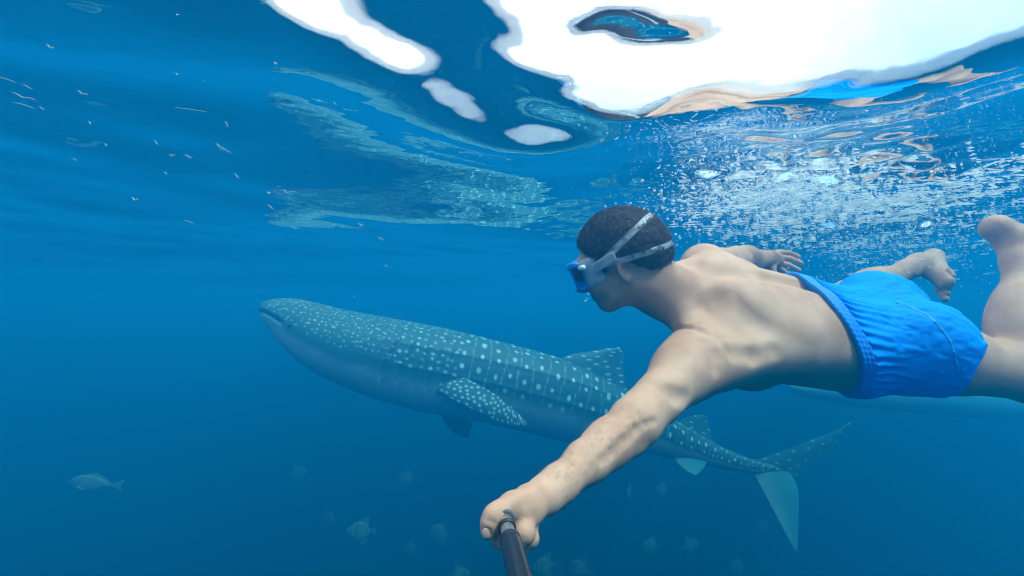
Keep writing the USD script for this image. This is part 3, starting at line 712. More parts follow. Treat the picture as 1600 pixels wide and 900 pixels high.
def frame(Tn):
    side = np.cross(Tn, [0, 0, 1.0]); side /= np.linalg.norm(side, axis=-1)[..., None]     # towards the camera or away
    side = np.where((side[..., 1] > 0)[..., None], -side, side)                               # shark's left, towards the camera
    up = np.cross(side, Tn); up = np.where((up[..., 2] < 0)[..., None], -up, up)
    return side * math.cos(ROLL) - up * math.sin(ROLL), up * math.cos(ROLL) + side * math.sin(ROLL)
SD, UP = frame(Tn)
vv = np.linspace(0, 2 * math.pi, NV, endpoint=False)                                        # 0 = top, towards its left side
S_, V_ = np.meshgrid(ss, vv, indexing='ij')
h_, w_ = fh(S_), fh(S_) * fwd(S_)
# widths and heights keep the silhouette's height under the roll
sil = np.sqrt((h_ * math.cos(ROLL)) ** 2 + (w_ * math.sin(ROLL)) ** 2) / np.maximum(h_, 1e-6)
h_, w_ = h_ / sil, w_ / sil
cx, cy = np.sin(V_), np.cos(V_)
p_ = 2.25
k_ = (np.abs(cx) ** p_ + np.abs(cy) ** p_) ** (-1 / p_)
rad = 1.0 + 0 * S_
va = np.minimum(V_, 2 * math.pi - V_)                                                         # angle from the top, either side
def bump(x, w): return np.exp(-(x / w) ** 2)
u_ = S_ / LEN
for a0, a1, amp in ((0.55, 0.42, 0.016), (0.95, 0.80, 0.016), (1.35, 1.45, 0.014)):            # ridges along the flank
    va0 = a0 + (a1 - a0) * u_
    rad += amp * bump(va - va0, 0.05) * np.clip((u_ - 0.16) / 0.1, 0, 1) * np.clip((1.02 - u_) / 0.2, 0, 1)
gills = [(0.232, 0.050), (0.258, 0.060), (0.283, 0.064), (0.306, 0.062), (0.326, 0.050)]
for g0, _ in gills:                                                                           # gill slits
    x = (u_ - g0 - 0.006 * np.sin(va * 2.6)) * LEN
    m_ = np.clip((va - 0.75) / 0.15, 0, 1) * np.clip((1.95 - va) / 0.2, 0, 1)
    rad += (0.020 * bump(x - 0.022, 0.022) - 0.050 * bump(x, 0.009)) * m_
ml = 1.42 + 0.10 * np.clip(S_ / 0.30, 0, 1)                                                   # mouth along the front of the head
rad -= 0.16 * bump((va - ml) * h_, 0.012 + 0.01 * bump(S_, 0.1)) * np.clip((0.29 - S_) / 0.05, 0, 1) * np.clip(S_ / 0.02, 0, 1)
rad += 0.03 * bump((va - ml - 0.22) * h_, 0.03) * np.clip((0.30 - S_) / 0.06, 0, 1)
P = C[:, None] + SD[:, None] * (w_ * k_ * cx * rad)[..., None] + UP[:, None] * (h_ * k_ * cy * rad)[..., None]
# the pattern: metres along (S_) and metres down from the ridge of the back (girth)
girth = va * fh(S_) * (0.5 + 0.5 * fwd(S_))
sgn = np.where(V_ < math.pi, 1.0, -1.0)
rs = np.random.default_rng(11)
spots = []                                                                                   # (along, girth*side, half length, half height, brightness)
def hg(s): return float(fh(min(max(s, 0), LEN)) * (0.5 + 0.5 * fwd(min(max(s, 0), LEN))))
for sd_ in (1, -1):
    s = 0.10
    while s < 0.235 * LEN:                                                                   # crowded small spots on the head
        g = 0.0
        while g < hg(s) * 1.28:
            spots.append((s + rs.normal() * 0.012, sd_ * (g + rs.normal() * 0.010 + 0.012), 0.0098 * rs.uniform(0.6, 1.35), 0.0066 * rs.uniform(0.7, 1.25), rs.uniform(0.2, 0.7)))
            g += 0.044
        s += 0.050
    while s < 0.345 * LEN:                                                                   # larger between the gills
        g = 0.02
        while g < hg(s) * 1.45:
            spots.append((s + rs.normal() * 0.012, sd_ * (g + rs.normal() * 0.012), 0.0140 * rs.uniform(0.7, 1.25), 0.0108 * rs.uniform(0.75, 1.25), rs.uniform(0.25, 0.75)))
            g += 0.062
        s += 0.070
    j = 0
    while s < 0.985 * LEN:                                                                   # columns of spots, pale bars between them
        top, end = 0.025, hg(s) * 1.62
        sc = min(1.0, hg(s) / 0.30) ** 0.5
        if j % 2 == 0:
            g = top + 0.03 * rs.random()
            while g < end:
                big = 0.8 + 0.4 * rs.random()
                spots.append((s + rs.normal() * 0.006, sd_ * (g + rs.normal() * 0.006), 0.0160 * big * sc, 0.0205 * big * sc * rs.uniform(0.8, 1.2), rs.uniform(0.7, 1.0)))
                g += (0.10 + 0.06 * rs.random()) * sc
        else:
            g = top
            while g < end:
                l_ = rs.uniform(0.03, 0.09) * sc
                spots.append((s + rs.normal() * 0.006, sd_ * (g + l_ / 2), 0.0052, l_ * 0.5, rs.uniform(0.2, 0.45)))
                g += l_ + rs.uniform(0.006, 0.03)
        s += 0.066 * sc; j += 1
spots = np.array(spots)
late = spots[:, 0] > 0.345 * LEN
spots[late, 0] += 0.060 * (meshkit.noise(np.stack([spots[late, 0] * 5, spots[late, 1] * 4.5, 0 * spots[late, 0]], -1), 5) - 0.5)
# sample long marks as rows of dots for the lookup
rows = []
for a, g, la, lg, br in spots:
    n = max(1, int(round(lg / (la * 1.0)))) if lg > 1.6 * la else 1
    for q in (np.linspace(-1, 1, n) * (lg - la) if n > 1 else [0.0]): rows.append((a, g + q, la, lg if n == 1 else la, br))
rows = np.array(rows)
tree = cKDTree(rows[:, :2])
G_ = (girth * sgn)
dist, near = tree.query(np.stack([S_, G_], -1).reshape(-1, 2), k=4)
A = rows[near]
dd = np.sqrt(((S_.reshape(-1, 1) - A[..., 0]) / A[..., 2]) ** 2 + ((G_.reshape(-1, 1) - A[..., 1]) / A[..., 3]) ** 2)
cov = (np.clip(1.35 - dd, 0, 0.5) / 0.5 * A[..., 4]).max(1).reshape(S_.shape)
pts_flat = P.reshape(-1, 3)
mott = meshkit.fbm(pts_flat * 5, 3, 2).reshape(S_.shape)
bel = np.clip((va - 1.50 - 0.25 * (mott - 0.5)) / 0.35, 0, 1); bel = bel * bel * (3 - 2 * bel)
face = np.clip((0.05 - np.abs(S_ - 0.0)) / 0.05, 0, 1)
base = (DARK * (0.75 + 0.5 * mott[..., None])) * (1 - bel[..., None]) + PALE * bel[..., None]
cov = cov * np.clip((1.75 - va) / 0.3, 0, 1)
tint = base + (SPOT - base) * cov[..., None]
slit = sum(bump((u_ - g0 - 0.006 * np.sin(va * 2.6)) * LEN, 0.010) * np.clip((va - 0.75) / 0.15, 0, 1) * np.clip((1.95 - va) / 0.2, 0, 1) for g0, _ in gills)
org = P[0].mean(0)
def quads(n, m, wrap=True):
    j = np.arange(m if wrap else m - 1); i = np.arange(n - 1)[:, None]
    a, b_ = i * m + j, i * m + (j + 1) % m
    return np.stack([a, b_, b_ + m, a + m], -1).reshape(-1, 4)
shark = thing('whale_shark', 'spotted whale shark swimming left behind the swimmer\'s outstretched arm', 'whale shark', org)
Qb = quads(NS, NV)
coloured('body', pts_flat - org, Qb, tint.reshape(-1, 3), shark_mat, shark)
def on_skin(s, v, out=0.0):
    i = np.searchsorted(ss, s); j = int(v / (2 * math.pi) * NV); c = C[i]
    q = P[i, j]; return q + norm(q - c) * out
eye = trimesh.creation.icosphere(3, 0.019); eye.apply_translation(on_skin(0.345, 1.42, -0.006) - org)
obj('eye', eye, mat('shark_eye', {'p': ('principled_bsdf', {'base_color': (0.006, 0.008, 0.01), 'roughness': 0.15})}), shark)
def fin(name, LE, TE, th, dots, dark=1.0, pale_edge=0.0, parent=shark, o=None, ragged=0.0, seed=1):
    """a fin between its leading and trailing edge, root to tip, given as (px, py, depth) of the photograph"""
    o = org if o is None else o
    LE, TE = np.array([at(*q) for q in LE]), np.array([at(*q) for q in TE])
    f = lambda X: CubicSpline(np.linspace(0, 1, len(X)), X, bc_type='natural')
    fl, ft = f(LE), f(TE)
    nu, nc = 110, 90
    u = np.linspace(0, 1, nu); th_ = np.linspace(0, 2 * math.pi, nc, endpoint=False)
    c = 0.5 - 0.5 * np.cos(th_)
    thick = th * (1 - u) ** 0.6 + 0.002
    n = np.cross(ft(u) - fl(u), np.gradient(fl(u) + ft(u), axis=0)); n /= np.maximum(np.linalg.norm(n, axis=1), 1e-9)[:, None]
    n[-1] = n[-2]
    prof = np.sin(th_) * (np.sqrt(np.maximum(c, 0)) * (1 - c) * 1.9 + 0.06) 
    rag = 1 + ragged * (meshkit.noise(np.stack([u * 14, 0 * u, 0 * u], -1), seed) - 0.6)
    P = fl(u)[:, None] + (ft(u) - fl(u))[:, None] * (c[None] * (1 + (rag - 1)[:, None] * c[None]))[..., None] + n[:, None] * (thick[:, None] * prof[None])[..., None]
    U, Cc = np.meshgrid(u, c, indexing='ij')
    rr = np.random.default_rng(seed)
    chord = np.linalg.norm(ft(u) - fl(u), axis=1); span = np.linalg.norm(fl(1.0) - fl(0.0))
    col = np.tile(DARK * dark, (nu, nc, 1)).astype(float) * (0.8 + 0.4 * meshkit.fbm((P - o) * 9, 3, seed))[..., None]
    if dots:
        pts_ = []
        for _ in range(1500):
            a = np.array([rr.random() * span, rr.random() * chord.max()])
            if not pts_ or ((np.array(pts_) - a) ** 2).sum(1).min() > dots[0] ** 2: pts_.append(a)
        d, _ = cKDTree(np.array(pts_)).query(np.stack([U * span, Cc * chord[:, None]], -1).reshape(-1, 2))
        cv_ = (np.clip(1.3 - d / dots[1], 0, 0.5) / 0.5).reshape(U.shape)[..., None] * 0.8
        col = col + (SPOT - col) * cv_
    if pale_edge:
        e = np.clip(1 - Cc / 0.5, 0, 1)[..., None] * pale_edge
        col = col + (PALE - col) * e
    return coloured(name, P.reshape(-1, 3) - o, quads(nu, nc), col.reshape(-1, 3), shark_mat, parent)
d0 = depth_of(680)
fin('pectoral_fin', [(652,592,3.96),(700,620,3.80),(760,650,3.62),(800,665,3.48),(823,664,3.42)], [(700,575,3.98),(735,594,3.86),(775,617,3.68),(805,640,3.53),(823,660,3.43)], 0.035, (0.034, 0.010), 1.0)
fin('pectoral_fin', [(682,630,4.45),(694,660,4.5),(712,678,4.55),(731,685,4.6)], [(748,640,4.45),(740,655,4.5),(736,668,4.55),(733,684,4.6)], 0.03, None, 0.7, ragged=0.25, seed=7)
fin('dorsal_fin', [(858,572,4.30),(885,556,4.34),(915,550,4.38),(945,545,4.41),(967,543,4.43)], [(985,620,4.34),(976,592,4.37),(973,570,4.40),(974,556,4.42),(970,544,4.43)], 0.05, (0.085, 0.015), 1.1, seed=3)
fin('second_dorsal_fin', [(1040,674,4.48),(1060,658,4.52),(1082,650,4.55),(1101,648,4.57)], [(1130,708,4.53),(1116,690,4.55),(1110,670,4.57),(1104,650,4.57)], 0.025, (0.09, 0.012), 1.2, seed=4)
fin('pelvic_fin', [(1045,705,4.40),(1058,722,4.36),(1072,735,4.33),(1086,742,4.31)], [(1108,715,4.44),(1103,725,4.40),(1097,734,4.36),(1089,742,4.32)], 0.02, None, 2.2, 0.6, seed=5)
tl = fin('tail_fin', [(1165,724,4.57),(1215,707,4.62),(1262,690,4.68),(1300,675,4.74),(1331,658,4.80)], [(1236,746,4.60),(1256,740,4.64),(1282,718,4.69),(1308,692,4.75),(1331,660,4.80)], 0.03, (0.10, 0.011), 1.2, seed=6)
fin('tail_fin', [(1172,728,4.57),(1190,762,4.48),(1210,800,4.38),(1230,838,4.28),(1243,861,4.22)], [(1234,738,4.60),(1247,765,4.50),(1248,800,4.40),(1247,835,4.29),(1246,860,4.22)], 0.028, None, 1.7, 0.80, seed=8, )
# another one farther off, only a pale streak below the swimmer's shorts
sh2 = thing('distant_shark', 'thin pale streak of a distant shark passing below the swimmer\'s blue shorts', 'shark', at(1238, 606, 6.0))
o2 = at(1238, 606, 6.0)
S2 = np.array([(1236, 605, 1), (1240, 606, 6), (1270, 609, 13), (1330, 614, 20), (1420, 620, 24), (1520, 630, 23), (1620, 641, 19), (1720, 652, 12), (1800, 661, 6), (1850, 666, 3)], float)
c2 = PchipInterpolator(S2[:, 0], np.array([at(x, y, 6.0 + (x - 1236) * 0.0012) for x, y, _ in S2])); h2 = PchipInterpolator(S2[:, 0], S2[:, 2] * 6.2 / FPX)
xs = 1236 + 614 * np.linspace(0, 1, 120) ** 1.3; C2 = c2(xs); T2 = np.gradient(C2, xs, axis=0); T2 /= np.linalg.norm(T2, axis=1)[:, None]
D2, U2 = frame(T2); v2 = np.linspace(0, 2 * math.pi, 64, endpoint=False)
P2 = C2[:, None] + D2[:, None] * (h2(xs)[:, None] * 1.25 * np.sin(v2)[None])[..., None] + U2[:, None] * (h2(xs)[:, None] * np.cos(v2)[None])[..., None]
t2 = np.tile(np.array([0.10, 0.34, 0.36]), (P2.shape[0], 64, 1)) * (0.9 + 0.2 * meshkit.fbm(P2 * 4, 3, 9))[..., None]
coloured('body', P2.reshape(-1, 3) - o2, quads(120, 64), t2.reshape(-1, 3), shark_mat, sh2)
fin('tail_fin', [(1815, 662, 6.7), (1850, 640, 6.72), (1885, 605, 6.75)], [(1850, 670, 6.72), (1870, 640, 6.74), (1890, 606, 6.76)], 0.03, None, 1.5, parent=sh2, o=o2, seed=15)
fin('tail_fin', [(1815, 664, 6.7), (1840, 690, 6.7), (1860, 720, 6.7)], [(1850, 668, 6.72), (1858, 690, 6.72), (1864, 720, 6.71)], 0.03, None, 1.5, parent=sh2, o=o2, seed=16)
# ------------------------------------------------------------------ fish far below
fish_mat = mat('fish_skin', {'a': ('attribute', {'attribute': 'tint'}), 'p': ('principled_bsdf', {'roughness': 0.4, 'specular_ior_level': 0.5})}, [('a.color', 'p.base_color')])
def flat_fin(name, outline, th, col, parent):
    from shapely.geometry import Polygon
    m = trimesh.creation.extrude_polygon(Polygon(outline), th, engine='earcut'); m.apply_translation([0, 0, -th / 2])
    v = m.vertices[:, [0, 2, 1]]
    return coloured(name, v, m.faces[:, ::-1], np.tile(col, (len(v), 1)), fish_mat, parent)
def fish_body(prof, wide, bars, base, dark):
    x = np.linspace(0, 1, 70) ; th = np.linspace(0, 2 * math.pi, 36, endpoint=False)
    top, bot = PchipInterpolator(*zip(*[(a, b) for a, b, _ in prof])), PchipInterpolator(*zip(*[(a, c) for a, _, c in prof]))
    t, b_ = top(x), bot(x); h = (t - b_) / 2; c = (t + b_) / 2
    wd = wide * np.sin(np.clip(x * 1.08 + 0.02, 0, 1) * math.pi) ** 0.7 + 0.004
    P = np.stack([np.repeat(x[:, None], 36, 1), wd[:, None] * np.sin(th)[None], c[:, None] + h[:, None] * np.cos(th)[None]], -1)
    k = sum(np.exp(-((P[..., 0] - bx) / bw) ** 2) for bx, bw in bars) if bars else 0 * P[..., 0]
    shade = np.clip(0.5 + 0.5 * np.cos(th)[None] + 0 * P[..., 0], 0, 1)
    col = np.array(base) * (1.1 - 0.35 * shade[..., None]); col = col + (np.array(dark) - col) * np.clip(k, 0, 0.85)[..., None]
    return P.reshape(-1, 3), quads(70, 36), col.reshape(-1, 3)
def batfish(label):
    t = thing('batfish', label, 'fish', group=None)
    pts = fish_body([(0, 0.02, -0.02), (0.05, 0.12, -0.09), (0.15, 0.24, -0.20), (0.35, 0.36, -0.32), (0.55, 0.38, -0.36), (0.75, 0.28, -0.27), (0.9, 0.10, -0.10), (1.0, 0.06, -0.06)], 0.075, [(0.16, 0.035), (0.36, 0.04)], (0.34, 0.42, 0.36), (0.16, 0.19, 0.17))
    coloured('body', *pts, fish_mat, t)
    y = np.array((0.20, 0.26, 0.20))
    flat_fin('dorsal_fin', [(0.34, 0.33), (0.62, 0.56), (0.80, 0.60), (0.86, 0.50), (0.84, 0.14), (0.6, 0.30)], 0.016, y, t)
    flat_fin('anal_fin', [(0.40, -0.30), (0.64, -0.53), (0.80, -0.56), (0.86, -0.46), (0.84, -0.14), (0.6, -0.28)], 0.016, y, t)
    flat_fin('tail_fin', [(0.96, 0.06), (1.20, 0.20), (1.16, 0.0), (1.20, -0.20), (0.96, -0.06)], 0.016, y, t)
    flat_fin('pelvic_fin', [(0.26, -0.26), (0.36, -0.30), (0.46, -0.50), (0.38, -0.46)], 0.014, y, t)
    e = trimesh.creation.icosphere(2, 0.028)
    e.apply_translation([0.13, -0.045, 0.07]); coloured('eye', e.vertices, e.faces, np.tile((0.01, 0.01, 0.01), (len(e.vertices), 1)), fish_mat, t)
    return t
def jack(label):
    t = thing('grey_fish', label, 'fish')
    coloured('body', *fish_body([(0, 0.01, -0.02), (0.06, 0.07, -0.08), (0.2, 0.15, -0.16), (0.42, 0.19, -0.20), (0.65, 0.15, -0.15), (0.85, 0.06, -0.06), (1.0, 0.03, -0.03)], 0.075, [], (0.34, 0.40, 0.36), (0, 0, 0)), fish_mat, t)
    y = np.array((0.30, 0.36, 0.24))
    flat_fin('dorsal_fin', [(0.30, 0.15), (0.42, 0.25), (0.60, 0.22), (0.84, 0.10), (0.84, 0.04), (0.5, 0.15)], 0.016, y, t)
    flat_fin('anal_fin', [(0.45, -0.17), (0.56, -0.25), (0.84, -0.09), (0.84, -0.04), (0.6, -0.14)], 0.016, y, t)
    flat_fin('tail_fin', [(0.97, 0.03), (1.22, 0.17), (1.12, 0.0), (1.22, -0.17), (0.97, -0.03)], 0.016, y, t)
    flat_fin('pectoral_fin', [(0.24, -0.06), (0.40, -0.12), (0.36, -0.18), (0.26, -0.12)], 0.19, y, t)
    e = trimesh.creation.icosphere(2, 0.024); e.apply_translation([0.10, -0.050, 0.03]); coloured('eye', e.vertices, e.faces, np.tile((0.01, 0.01, 0.01), (len(e.vertices), 1)), fish_mat, t)
    return t
def place(prim, px, py, d, width_px, heading, pitch):
    L = width_px * d / FPX
    x = UsdGeom.Xformable(prim); x.ClearXformOpOrder()
    M = Gf.Matrix4d().SetScale(L) * Gf.Matrix4d().SetRotate(Gf.Rotation(Gf.Vec3d(0, 1, 0), pitch)) * Gf.Matrix4d().SetRotate(Gf.Rotation(Gf.Vec3d(0, 0, 1), heading)) * Gf.Matrix4d().SetTranslate(Gf.Vec3d(*map(float, at(px, py, d))))
    x.AddTransformOp().Set(M)
spots_ = [  # px, py, distance, pixels long, heading, pitch, label
    (542, 830, 5.2, 38, 20, 8, 'pale barred batfish left of the selfie stick, clearer of the close pair'),
    (522, 813, 6.6, 28, 150, -5, 'very faint batfish just behind the clearer one left of the stick'),
    (672, 828, 5.6, 34, -25, 4, 'lone pale batfish between the batfish pair and the swimmer\'s fist'),
    (628, 858, 7.2, 24, 20, 0, 'ghostly batfish below and left of the lone pale batfish'),
    (735, 896, 5.6, 30, 200, 0, 'batfish cut by the picture\'s bottom edge left of the selfie stick'),
    (833, 888, 5.6, 36, 20, 0, 'batfish right beside the black tube of the selfie stick'),
    (888, 884, 5.6, 34, -20, 6, 'pale round batfish second to the right of the selfie stick'),
    (1003, 855, 6.2, 28, 15, 0, 'faint batfish below the gap between forearm and shark tail'),
    (1093, 850, 6.0, 30, 195, 4, 'faint batfish left of the tail fin\'s lower tip'),
    (980, 772, 6.4, 24, 60, 0, 'narrow faint batfish just under the forearm'),
    (1024, 766, 7.0, 24, 20, 0, 'very faint batfish under the whale shark\'s pelvic fin'),
    (1181, 828, 5.6, 30, 10, -6, 'pale batfish touching the left edge of the lower tail lobe'),
    (622, 748, 7.4, 24, 15, 0, 'hardly visible batfish below the shark\'s dark far fin'),
    (480, 738, 7.4, 24, 190, 0, 'hardly visible batfish far below the shark\'s head'),
    (1140, 888, 6.6, 28, 15, 0, 'faint batfish at the bottom below the shark\'s tail')]
first = None
for px, py, d, w, hd, pt, lb in spots_:
    if first is None:
        first = batfish(lb); prim = first
    else:
        x = UsdGeom.Xform.Define(stage, numbered('/World/batfish')); prim = x.GetPrim()
        prim.GetReferences().AddInternalReference(first.GetPath()); prim.SetInstanceable(True)
        tag(prim, lb, 'fish')
    prim.SetCustomDataByKey('group', 'batfish far below the swimmer')
    place(prim, px, py, d * 1.18, w, hd, pt)
place(jack('plump grey fish swimming alone at lower left'), 108, 752, 5.4, 66, 8, 8)

# ------------------------------------------------------------------ bubbles stirred up behind the swimmer
bub_mat = mat('bubble', {'lw': ('layer_weight', {'blend': 0.5}), 'rp': ('rgb_ramp', {'ramp': [(0, (0.25,) * 3), (0.35, (0.45,) * 3), (0.6, (0.95,) * 3), (1, (1, 1, 1))]}),
    'tr': ('transparent_bsdf', {'color': (0.95, 0.98, 1)}), 'p': ('principled_bsdf', {'base_color': (0.86, 0.98, 1.0), 'roughness': 0.12, 'specular_ior_level': 0.9}), 'mx': ('mix_closure', {})},
    [('lw.facing', 'rp.fac'), ('rp.color', 'mx.fac'), ('tr.BSDF', 'mx.closure1'), ('p.BSDF', 'mx.closure2')], surface='mx.closure')
rb = np.random.default_rng(12)
def cloud(n, cx, cy, sx, sy, d0, d1, r0, r1, ang=0.0):
    a = rb.normal(size=(n, 2)) * [sx, sy]; c, s = math.cos(ang), math.sin(ang)
    px, py = cx + a[:, 0] * c - a[:, 1] * s, cy + a[:, 0] * s + a[:, 1] * c
    d = rb.uniform(d0, d1, n); r = np.exp(rb.uniform(math.log(r0), math.log(r1), n))
    return np.stack([px, py, d, r], 1)
B_ = np.vstack([cloud(5200, 1235, 318, 95, 22, 1.35, 2.1, 0.0006, 0.0019), cloud(3800, 1195, 298, 62, 18, 1.30, 1.8, 0.0006, 0.0020), cloud(900, 1225, 305, 90, 26, 1.35, 2.0, 0.0015, 0.0034), cloud(260, 1075, 322, 32, 30, 1.2, 1.6, 0.0010, 0.0034),
                cloud(260, 1220, 235, 60, 45, 1.40, 2.2, 0.0010, 0.0034), cloud(1800, 1400, 345, 120, 50, 1.4, 2.4, 0.0009, 0.0028), cloud(600, 1330, 395, 100, 36, 1.6, 2.8, 0.0010, 0.0030), cloud(40, 1020, 320, 40, 12, 1.1, 1.4, 0.0010, 0.0028),
                cloud(90, 1180, 300, 80, 30, 1.4, 2.0, 0.0030, 0.0065)])
W_ = np.array([at(*q[:3]) for q in B_])
hit = np.ones(len(W_), bool)
ti = cKDTree(np.stack([GX, GY], -1).reshape(-1, 2)); _, gi = ti.query(W_[:, :2]); hit &= W_[:, 2] < Hw.ravel()[gi] - 0.006
hit &= body.eval(W_) > 0.012
B_, W_ = B_[hit], W_[hit]
size = B_[:, 3] / B_[:, 2]
order = np.argsort(-size)
hand = np.array([at(915, 470, 1.0), at(919, 460, 1.0), at(918, 467, 1.0), at(962, 318, 1.05), at(1003, 316, 1.05), at(1006, 327, 1.1), at(874, 174, 1.2), at(1163, 276, 1.35), at(1166, 288, 1.35), at(1149, 292, 1.3)])
proto = trimesh.creation.icosphere(3, 1.0)
def squash(m, seed):
    v = m.vertices.copy(); v *= np.array([1.08, 1.0, 0.86]); v *= (1 + 0.10 * (meshkit.noise(v * 1.6, seed) - 0.5))[:, None]
    return v, m.faces
cls = UsdGeom.Mesh.Get(stage, obj('bubble', squash(proto, 1), bub_mat, None).GetPath())
first_b = cls.GetPrim()
NB_ = 290
allb = [(p, r) for p, r in zip(hand, (0.0022, 0.0018, 0.0016, 0.0022, 0.0020, 0.0028, 0.0035, 0.0085, 0.0060, 0.0050))] + [(W_[i], B_[i, 3] * 1.25) for i in order[:NB_ - len(hand)]]
SOLO = {3: 'tiny bubble just above the crown of the swimmer\'s hair', 6: 'lone bubble high under the bright window above the swimmer\'s head', 7: 'largest bubble of the froth behind the swimmer\'s head',
        8: 'second largest bubble, just below the largest one in the froth', 9: 'plump bubble left of the largest one in the froth', 1: 'uppermost of three tiny bubbles below the mask', 0: 'lowest of three tiny bubbles below the mask', 2: 'middle one of three tiny bubbles below the mask'}
for i, (p, r) in enumerate(allb):
    if i == 0: prim = first_b
    else:
        prim = UsdGeom.Xform.Define(stage, numbered('/World/bubble')).GetPrim() if False else UsdGeom.Mesh.Define(stage, numbered('/World/bubble')).GetPrim()
        prim.GetReferences().AddInternalReference(first_b.GetPath())
    x = UsdGeom.Xformable(prim); x.ClearXformOpOrder()
    x.AddTransformOp().Set(Gf.Matrix4d().SetScale(float(r)) * Gf.Matrix4d().SetRotate(Gf.Rotation(Gf.Vec3d(0.3, 0.2, 1), float(i * 77 % 360))) * Gf.Matrix4d().SetTranslate(Gf.Vec3d(*map(float, p))))
    tag(prim, SOLO.get(i, 'small silvery air bubble among those stirred up round the swimmer'), 'bubble', 'loose bubbles round the swimmer')
pi = UsdGeom.PointInstancer.Define(stage, '/World/bubble_cloud')
pm = usdkit.mesh(stage, '/World/bubble_cloud/tiny_bubble', squash(trimesh.creation.icosphere(2, 1.0), 3), bub_mat, True)
pi.CreatePrototypesRel().SetTargets([pm.GetPath()])
rest = order[NB_ - len(hand):]
pi.CreatePositionsAttr(Vt.Vec3fArray.FromNumpy(W_[rest].astype(np.float32))); pi.CreateProtoIndicesAttr(Vt.IntArray([0] * len(rest)))
pi.CreateScalesAttr(Vt.Vec3fArray.FromNumpy(np.repeat(B_[rest, 3][:, None], 3, 1).astype(np.float32)))
tag(pi.GetPrim(), 'haze of tiny white bubbles churned up behind the swimmer', 'bubbles', None, 'stuff')

# white foam lying on the broken surface behind the swimmer
rf = np.random.default_rng(31)
n0 = 42000
fx, fy = rf.normal(1330, 150, n0), rf.normal(328, 62, n0)
qz = np.array([AX_F] * n0) + AX_R * ((fx - 800) / FPX)[:, None] + AX_U * ((450 - fy) / FPX)[:, None]
c = CAM + qz * (-CAM[2] / np.maximum(qz[:, 2], 0.02))[:, None]                              # on the mean level
keep = (fx > 1050) & (fx < 1660) & (fy > 215) & (qz[:, 2] > 0.02) & (c[:, 1] < 9)
keep &= rf.random(n0) < np.clip((fx - 1040) / 160, 0, 1) * np.clip((fy - 215) / 60, 0, 1) * 2.6 * np.clip(meshkit.fbm(np.stack([c[:, 0] * 2.4, c[:, 1] * 1.5, 0 * fx + 0.5], -1), 3, 8) - 0.30, 0, 1) ** 1.3 * 1.6
c = c[keep][:3600]; nfm = len(c)
a_ = np.exp(rf.normal(math.log(0.0066), 0.70, nfm)) * (0.6 + 0.25 * c[:, 1]); b2 = a_ * rf.uniform(0.18, 0.45, nfm); rt = rf.normal(0.1, 0.35, nfm)
ang_ = np.linspace(0, 2 * math.pi, 9)[:-1]; rr_ = 1 + 0.35 * rf.normal(size=(nfm, 8))
ex, ey = a_[:, None] * rr_ * np.cos(ang_), b2[:, None] * rr_ * np.sin(ang_)
rx, ry = ex * np.cos(rt)[:, None] - ey * np.sin(rt)[:, None] + c[:, :1], ex * np.sin(rt)[:, None] + ey * np.cos(rt)[:, None] + c[:, 1:2]
z0 = Hw[np.clip(np.searchsorted(gy, c[:, 1]), 0, len(gy) - 1), np.clip(np.searchsorted(gx, c[:, 0]), 0, len(gx) - 1)]
rim = np.stack([rx, ry, np.repeat((z0 - 0.004)[:, None], 8, 1)], -1)
bot, topp = np.stack([c[:, 0], c[:, 1], z0 - 0.008 - 0.15 * b2], -1), np.stack([c[:, 0], c[:, 1], z0 - 0.003], -1)
FV = np.concatenate([rim, bot[:, None], topp[:, None]], 1).reshape(-1, 3)
f8 = np.array([(k, (k + 1) % 8, 8) for k in range(8)] + [((k + 1) % 8, k, 9) for k in range(8)])
FF = (f8[None] + 10 * np.arange(nfm)[:, None, None]).reshape(-1, 3)
foam_mat = mat('sea_foam', {'d': ('diffuse_bsdf', {'color': (0.85, 0.92, 0.92)}), 't': ('translucent_bsdf', {'color': (0.95, 0.98, 0.98)}), 'm': ('mix_closure', {'fac': 0.7})},
    [('d.BSDF', 'm.closure1'), ('t.BSDF', 'm.closure2')], surface='m.closure')
obj('sea_foam', (FV, FF), foam_mat, None, True, label='white foam flecks streaking the surface behind the swimmer', cat='foam', kind='stuff')

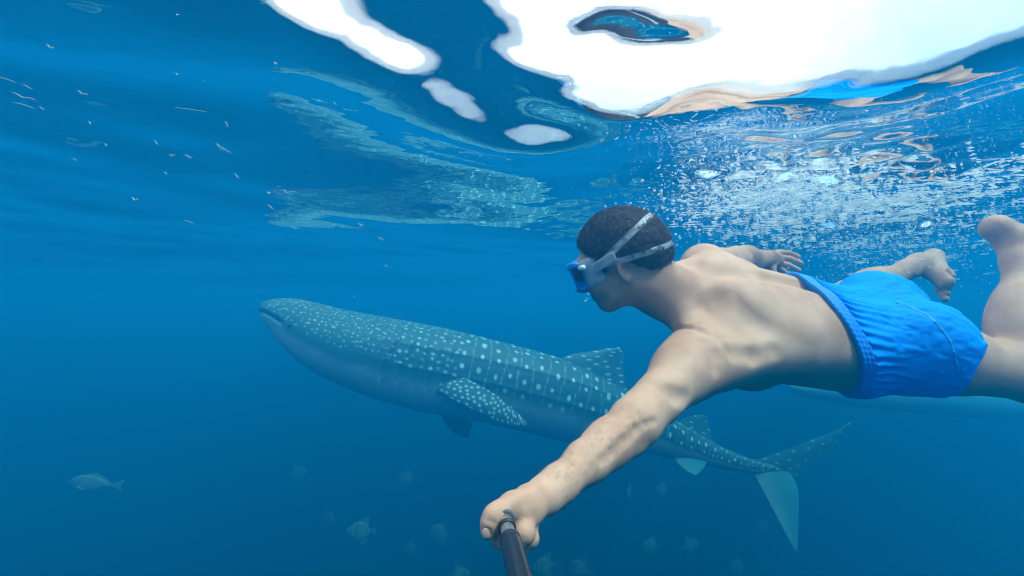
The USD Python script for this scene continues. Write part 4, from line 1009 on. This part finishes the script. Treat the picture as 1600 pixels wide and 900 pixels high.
# ------------------------------------------------------------------ drifting threads and specks in the water
thr_mat = mat('plankton_thread', {'p': ('principled_bsdf', {'base_color': (0.40, 0.50, 0.38), 'roughness': 0.5})})
THR = [((-4,121),(24,129)),((34,133),(52,138)),((17,145),(55,157)),((20,160),(54,170)),((60,168),(70,170)),((120,142),(137,149)),((273,168),(300,173),(324,175)),((350,190),(355,194),(355,199)),((337,225),(351,233)),((343,233),(361,239)),
       ((287,243),(301,246)),((264,242),(274,243)),((112,248),(120,251)),((138,191),(143,193)),((274,115),(279,117)),((317,127),(321,127)),((163,226),(168,227)),((440,296),(448,300),(462,300)),((433,293),(438,292)),((417,321),(428,325)),
       ((205,310),(216,313)),((286,345),(302,349)),((365,272),(374,277)),((428,98),(433,100)),((457,355),(463,358)),((256,270),(262,271)),((417,301),(423,302)),((552,463),(555,465)),((240,220),(248,225)),((560,350),(568,353)),((590,372),(600,376)),((520,160),(526,163)),((72,70),(84,76)),((600,415),(606,417))]
TL = {0: 'pale thread cut by the left edge, topmost of the left group', 1: 'short pale thread right of the one cut by the left edge', 2: 'long pale thread, upper of two parallel ones near the left edge', 3: 'long pale thread, lower of two parallel ones near the left edge',
      6: 'faint straight thread with a bend below the left bright window', 7: 'small hooked pale thread upper left of the shark\'s reflection', 17: 'curved pale thread at the left tip of the shark\'s reflection'}
for i, l in enumerate(THR):
    d = 0.56 + (i * 37 % 10) * 0.016
    lp = np.array([at(x, y, d) for x, y in l]); tt = np.linspace(0, 1, 14); r0 = 0.00034 + 0.00012 * (i % 3)
    line_ = np.stack([np.interp(tt, np.linspace(0, 1, len(lp)), lp[:, k]) for k in range(3)], 1)
    line_ += 0.0012 * np.sin(tt * 3.1 * (1 + i % 3))[:, None] * AX_U
    tg = np.gradient(line_, axis=0); tg /= np.linalg.norm(tg, axis=1)[:, None]
    n1 = np.cross(tg, AX_F); n1 /= np.linalg.norm(n1, axis=1)[:, None]; n2 = np.cross(tg, n1)
    th8 = np.linspace(0, 2 * math.pi, 8, endpoint=False); rr8 = r0 * (0.15 + 0.85 * np.sin(math.pi * (0.04 + 0.92 * tt)) ** 0.6)
    TP = line_[:, None] + rr8[:, None, None] * (n1[:, None] * np.cos(th8)[None, :, None] + n2[:, None] * np.sin(th8)[None, :, None])
    q = (TP.reshape(-1, 3), quads(14, 8))
    obj('drifting_thread', q, thr_mat, None, True, label=TL.get(i, 'tiny pale thread of plankton drifting in the water at left'), cat='plankton', group='plankton threads drifting in the water at left')
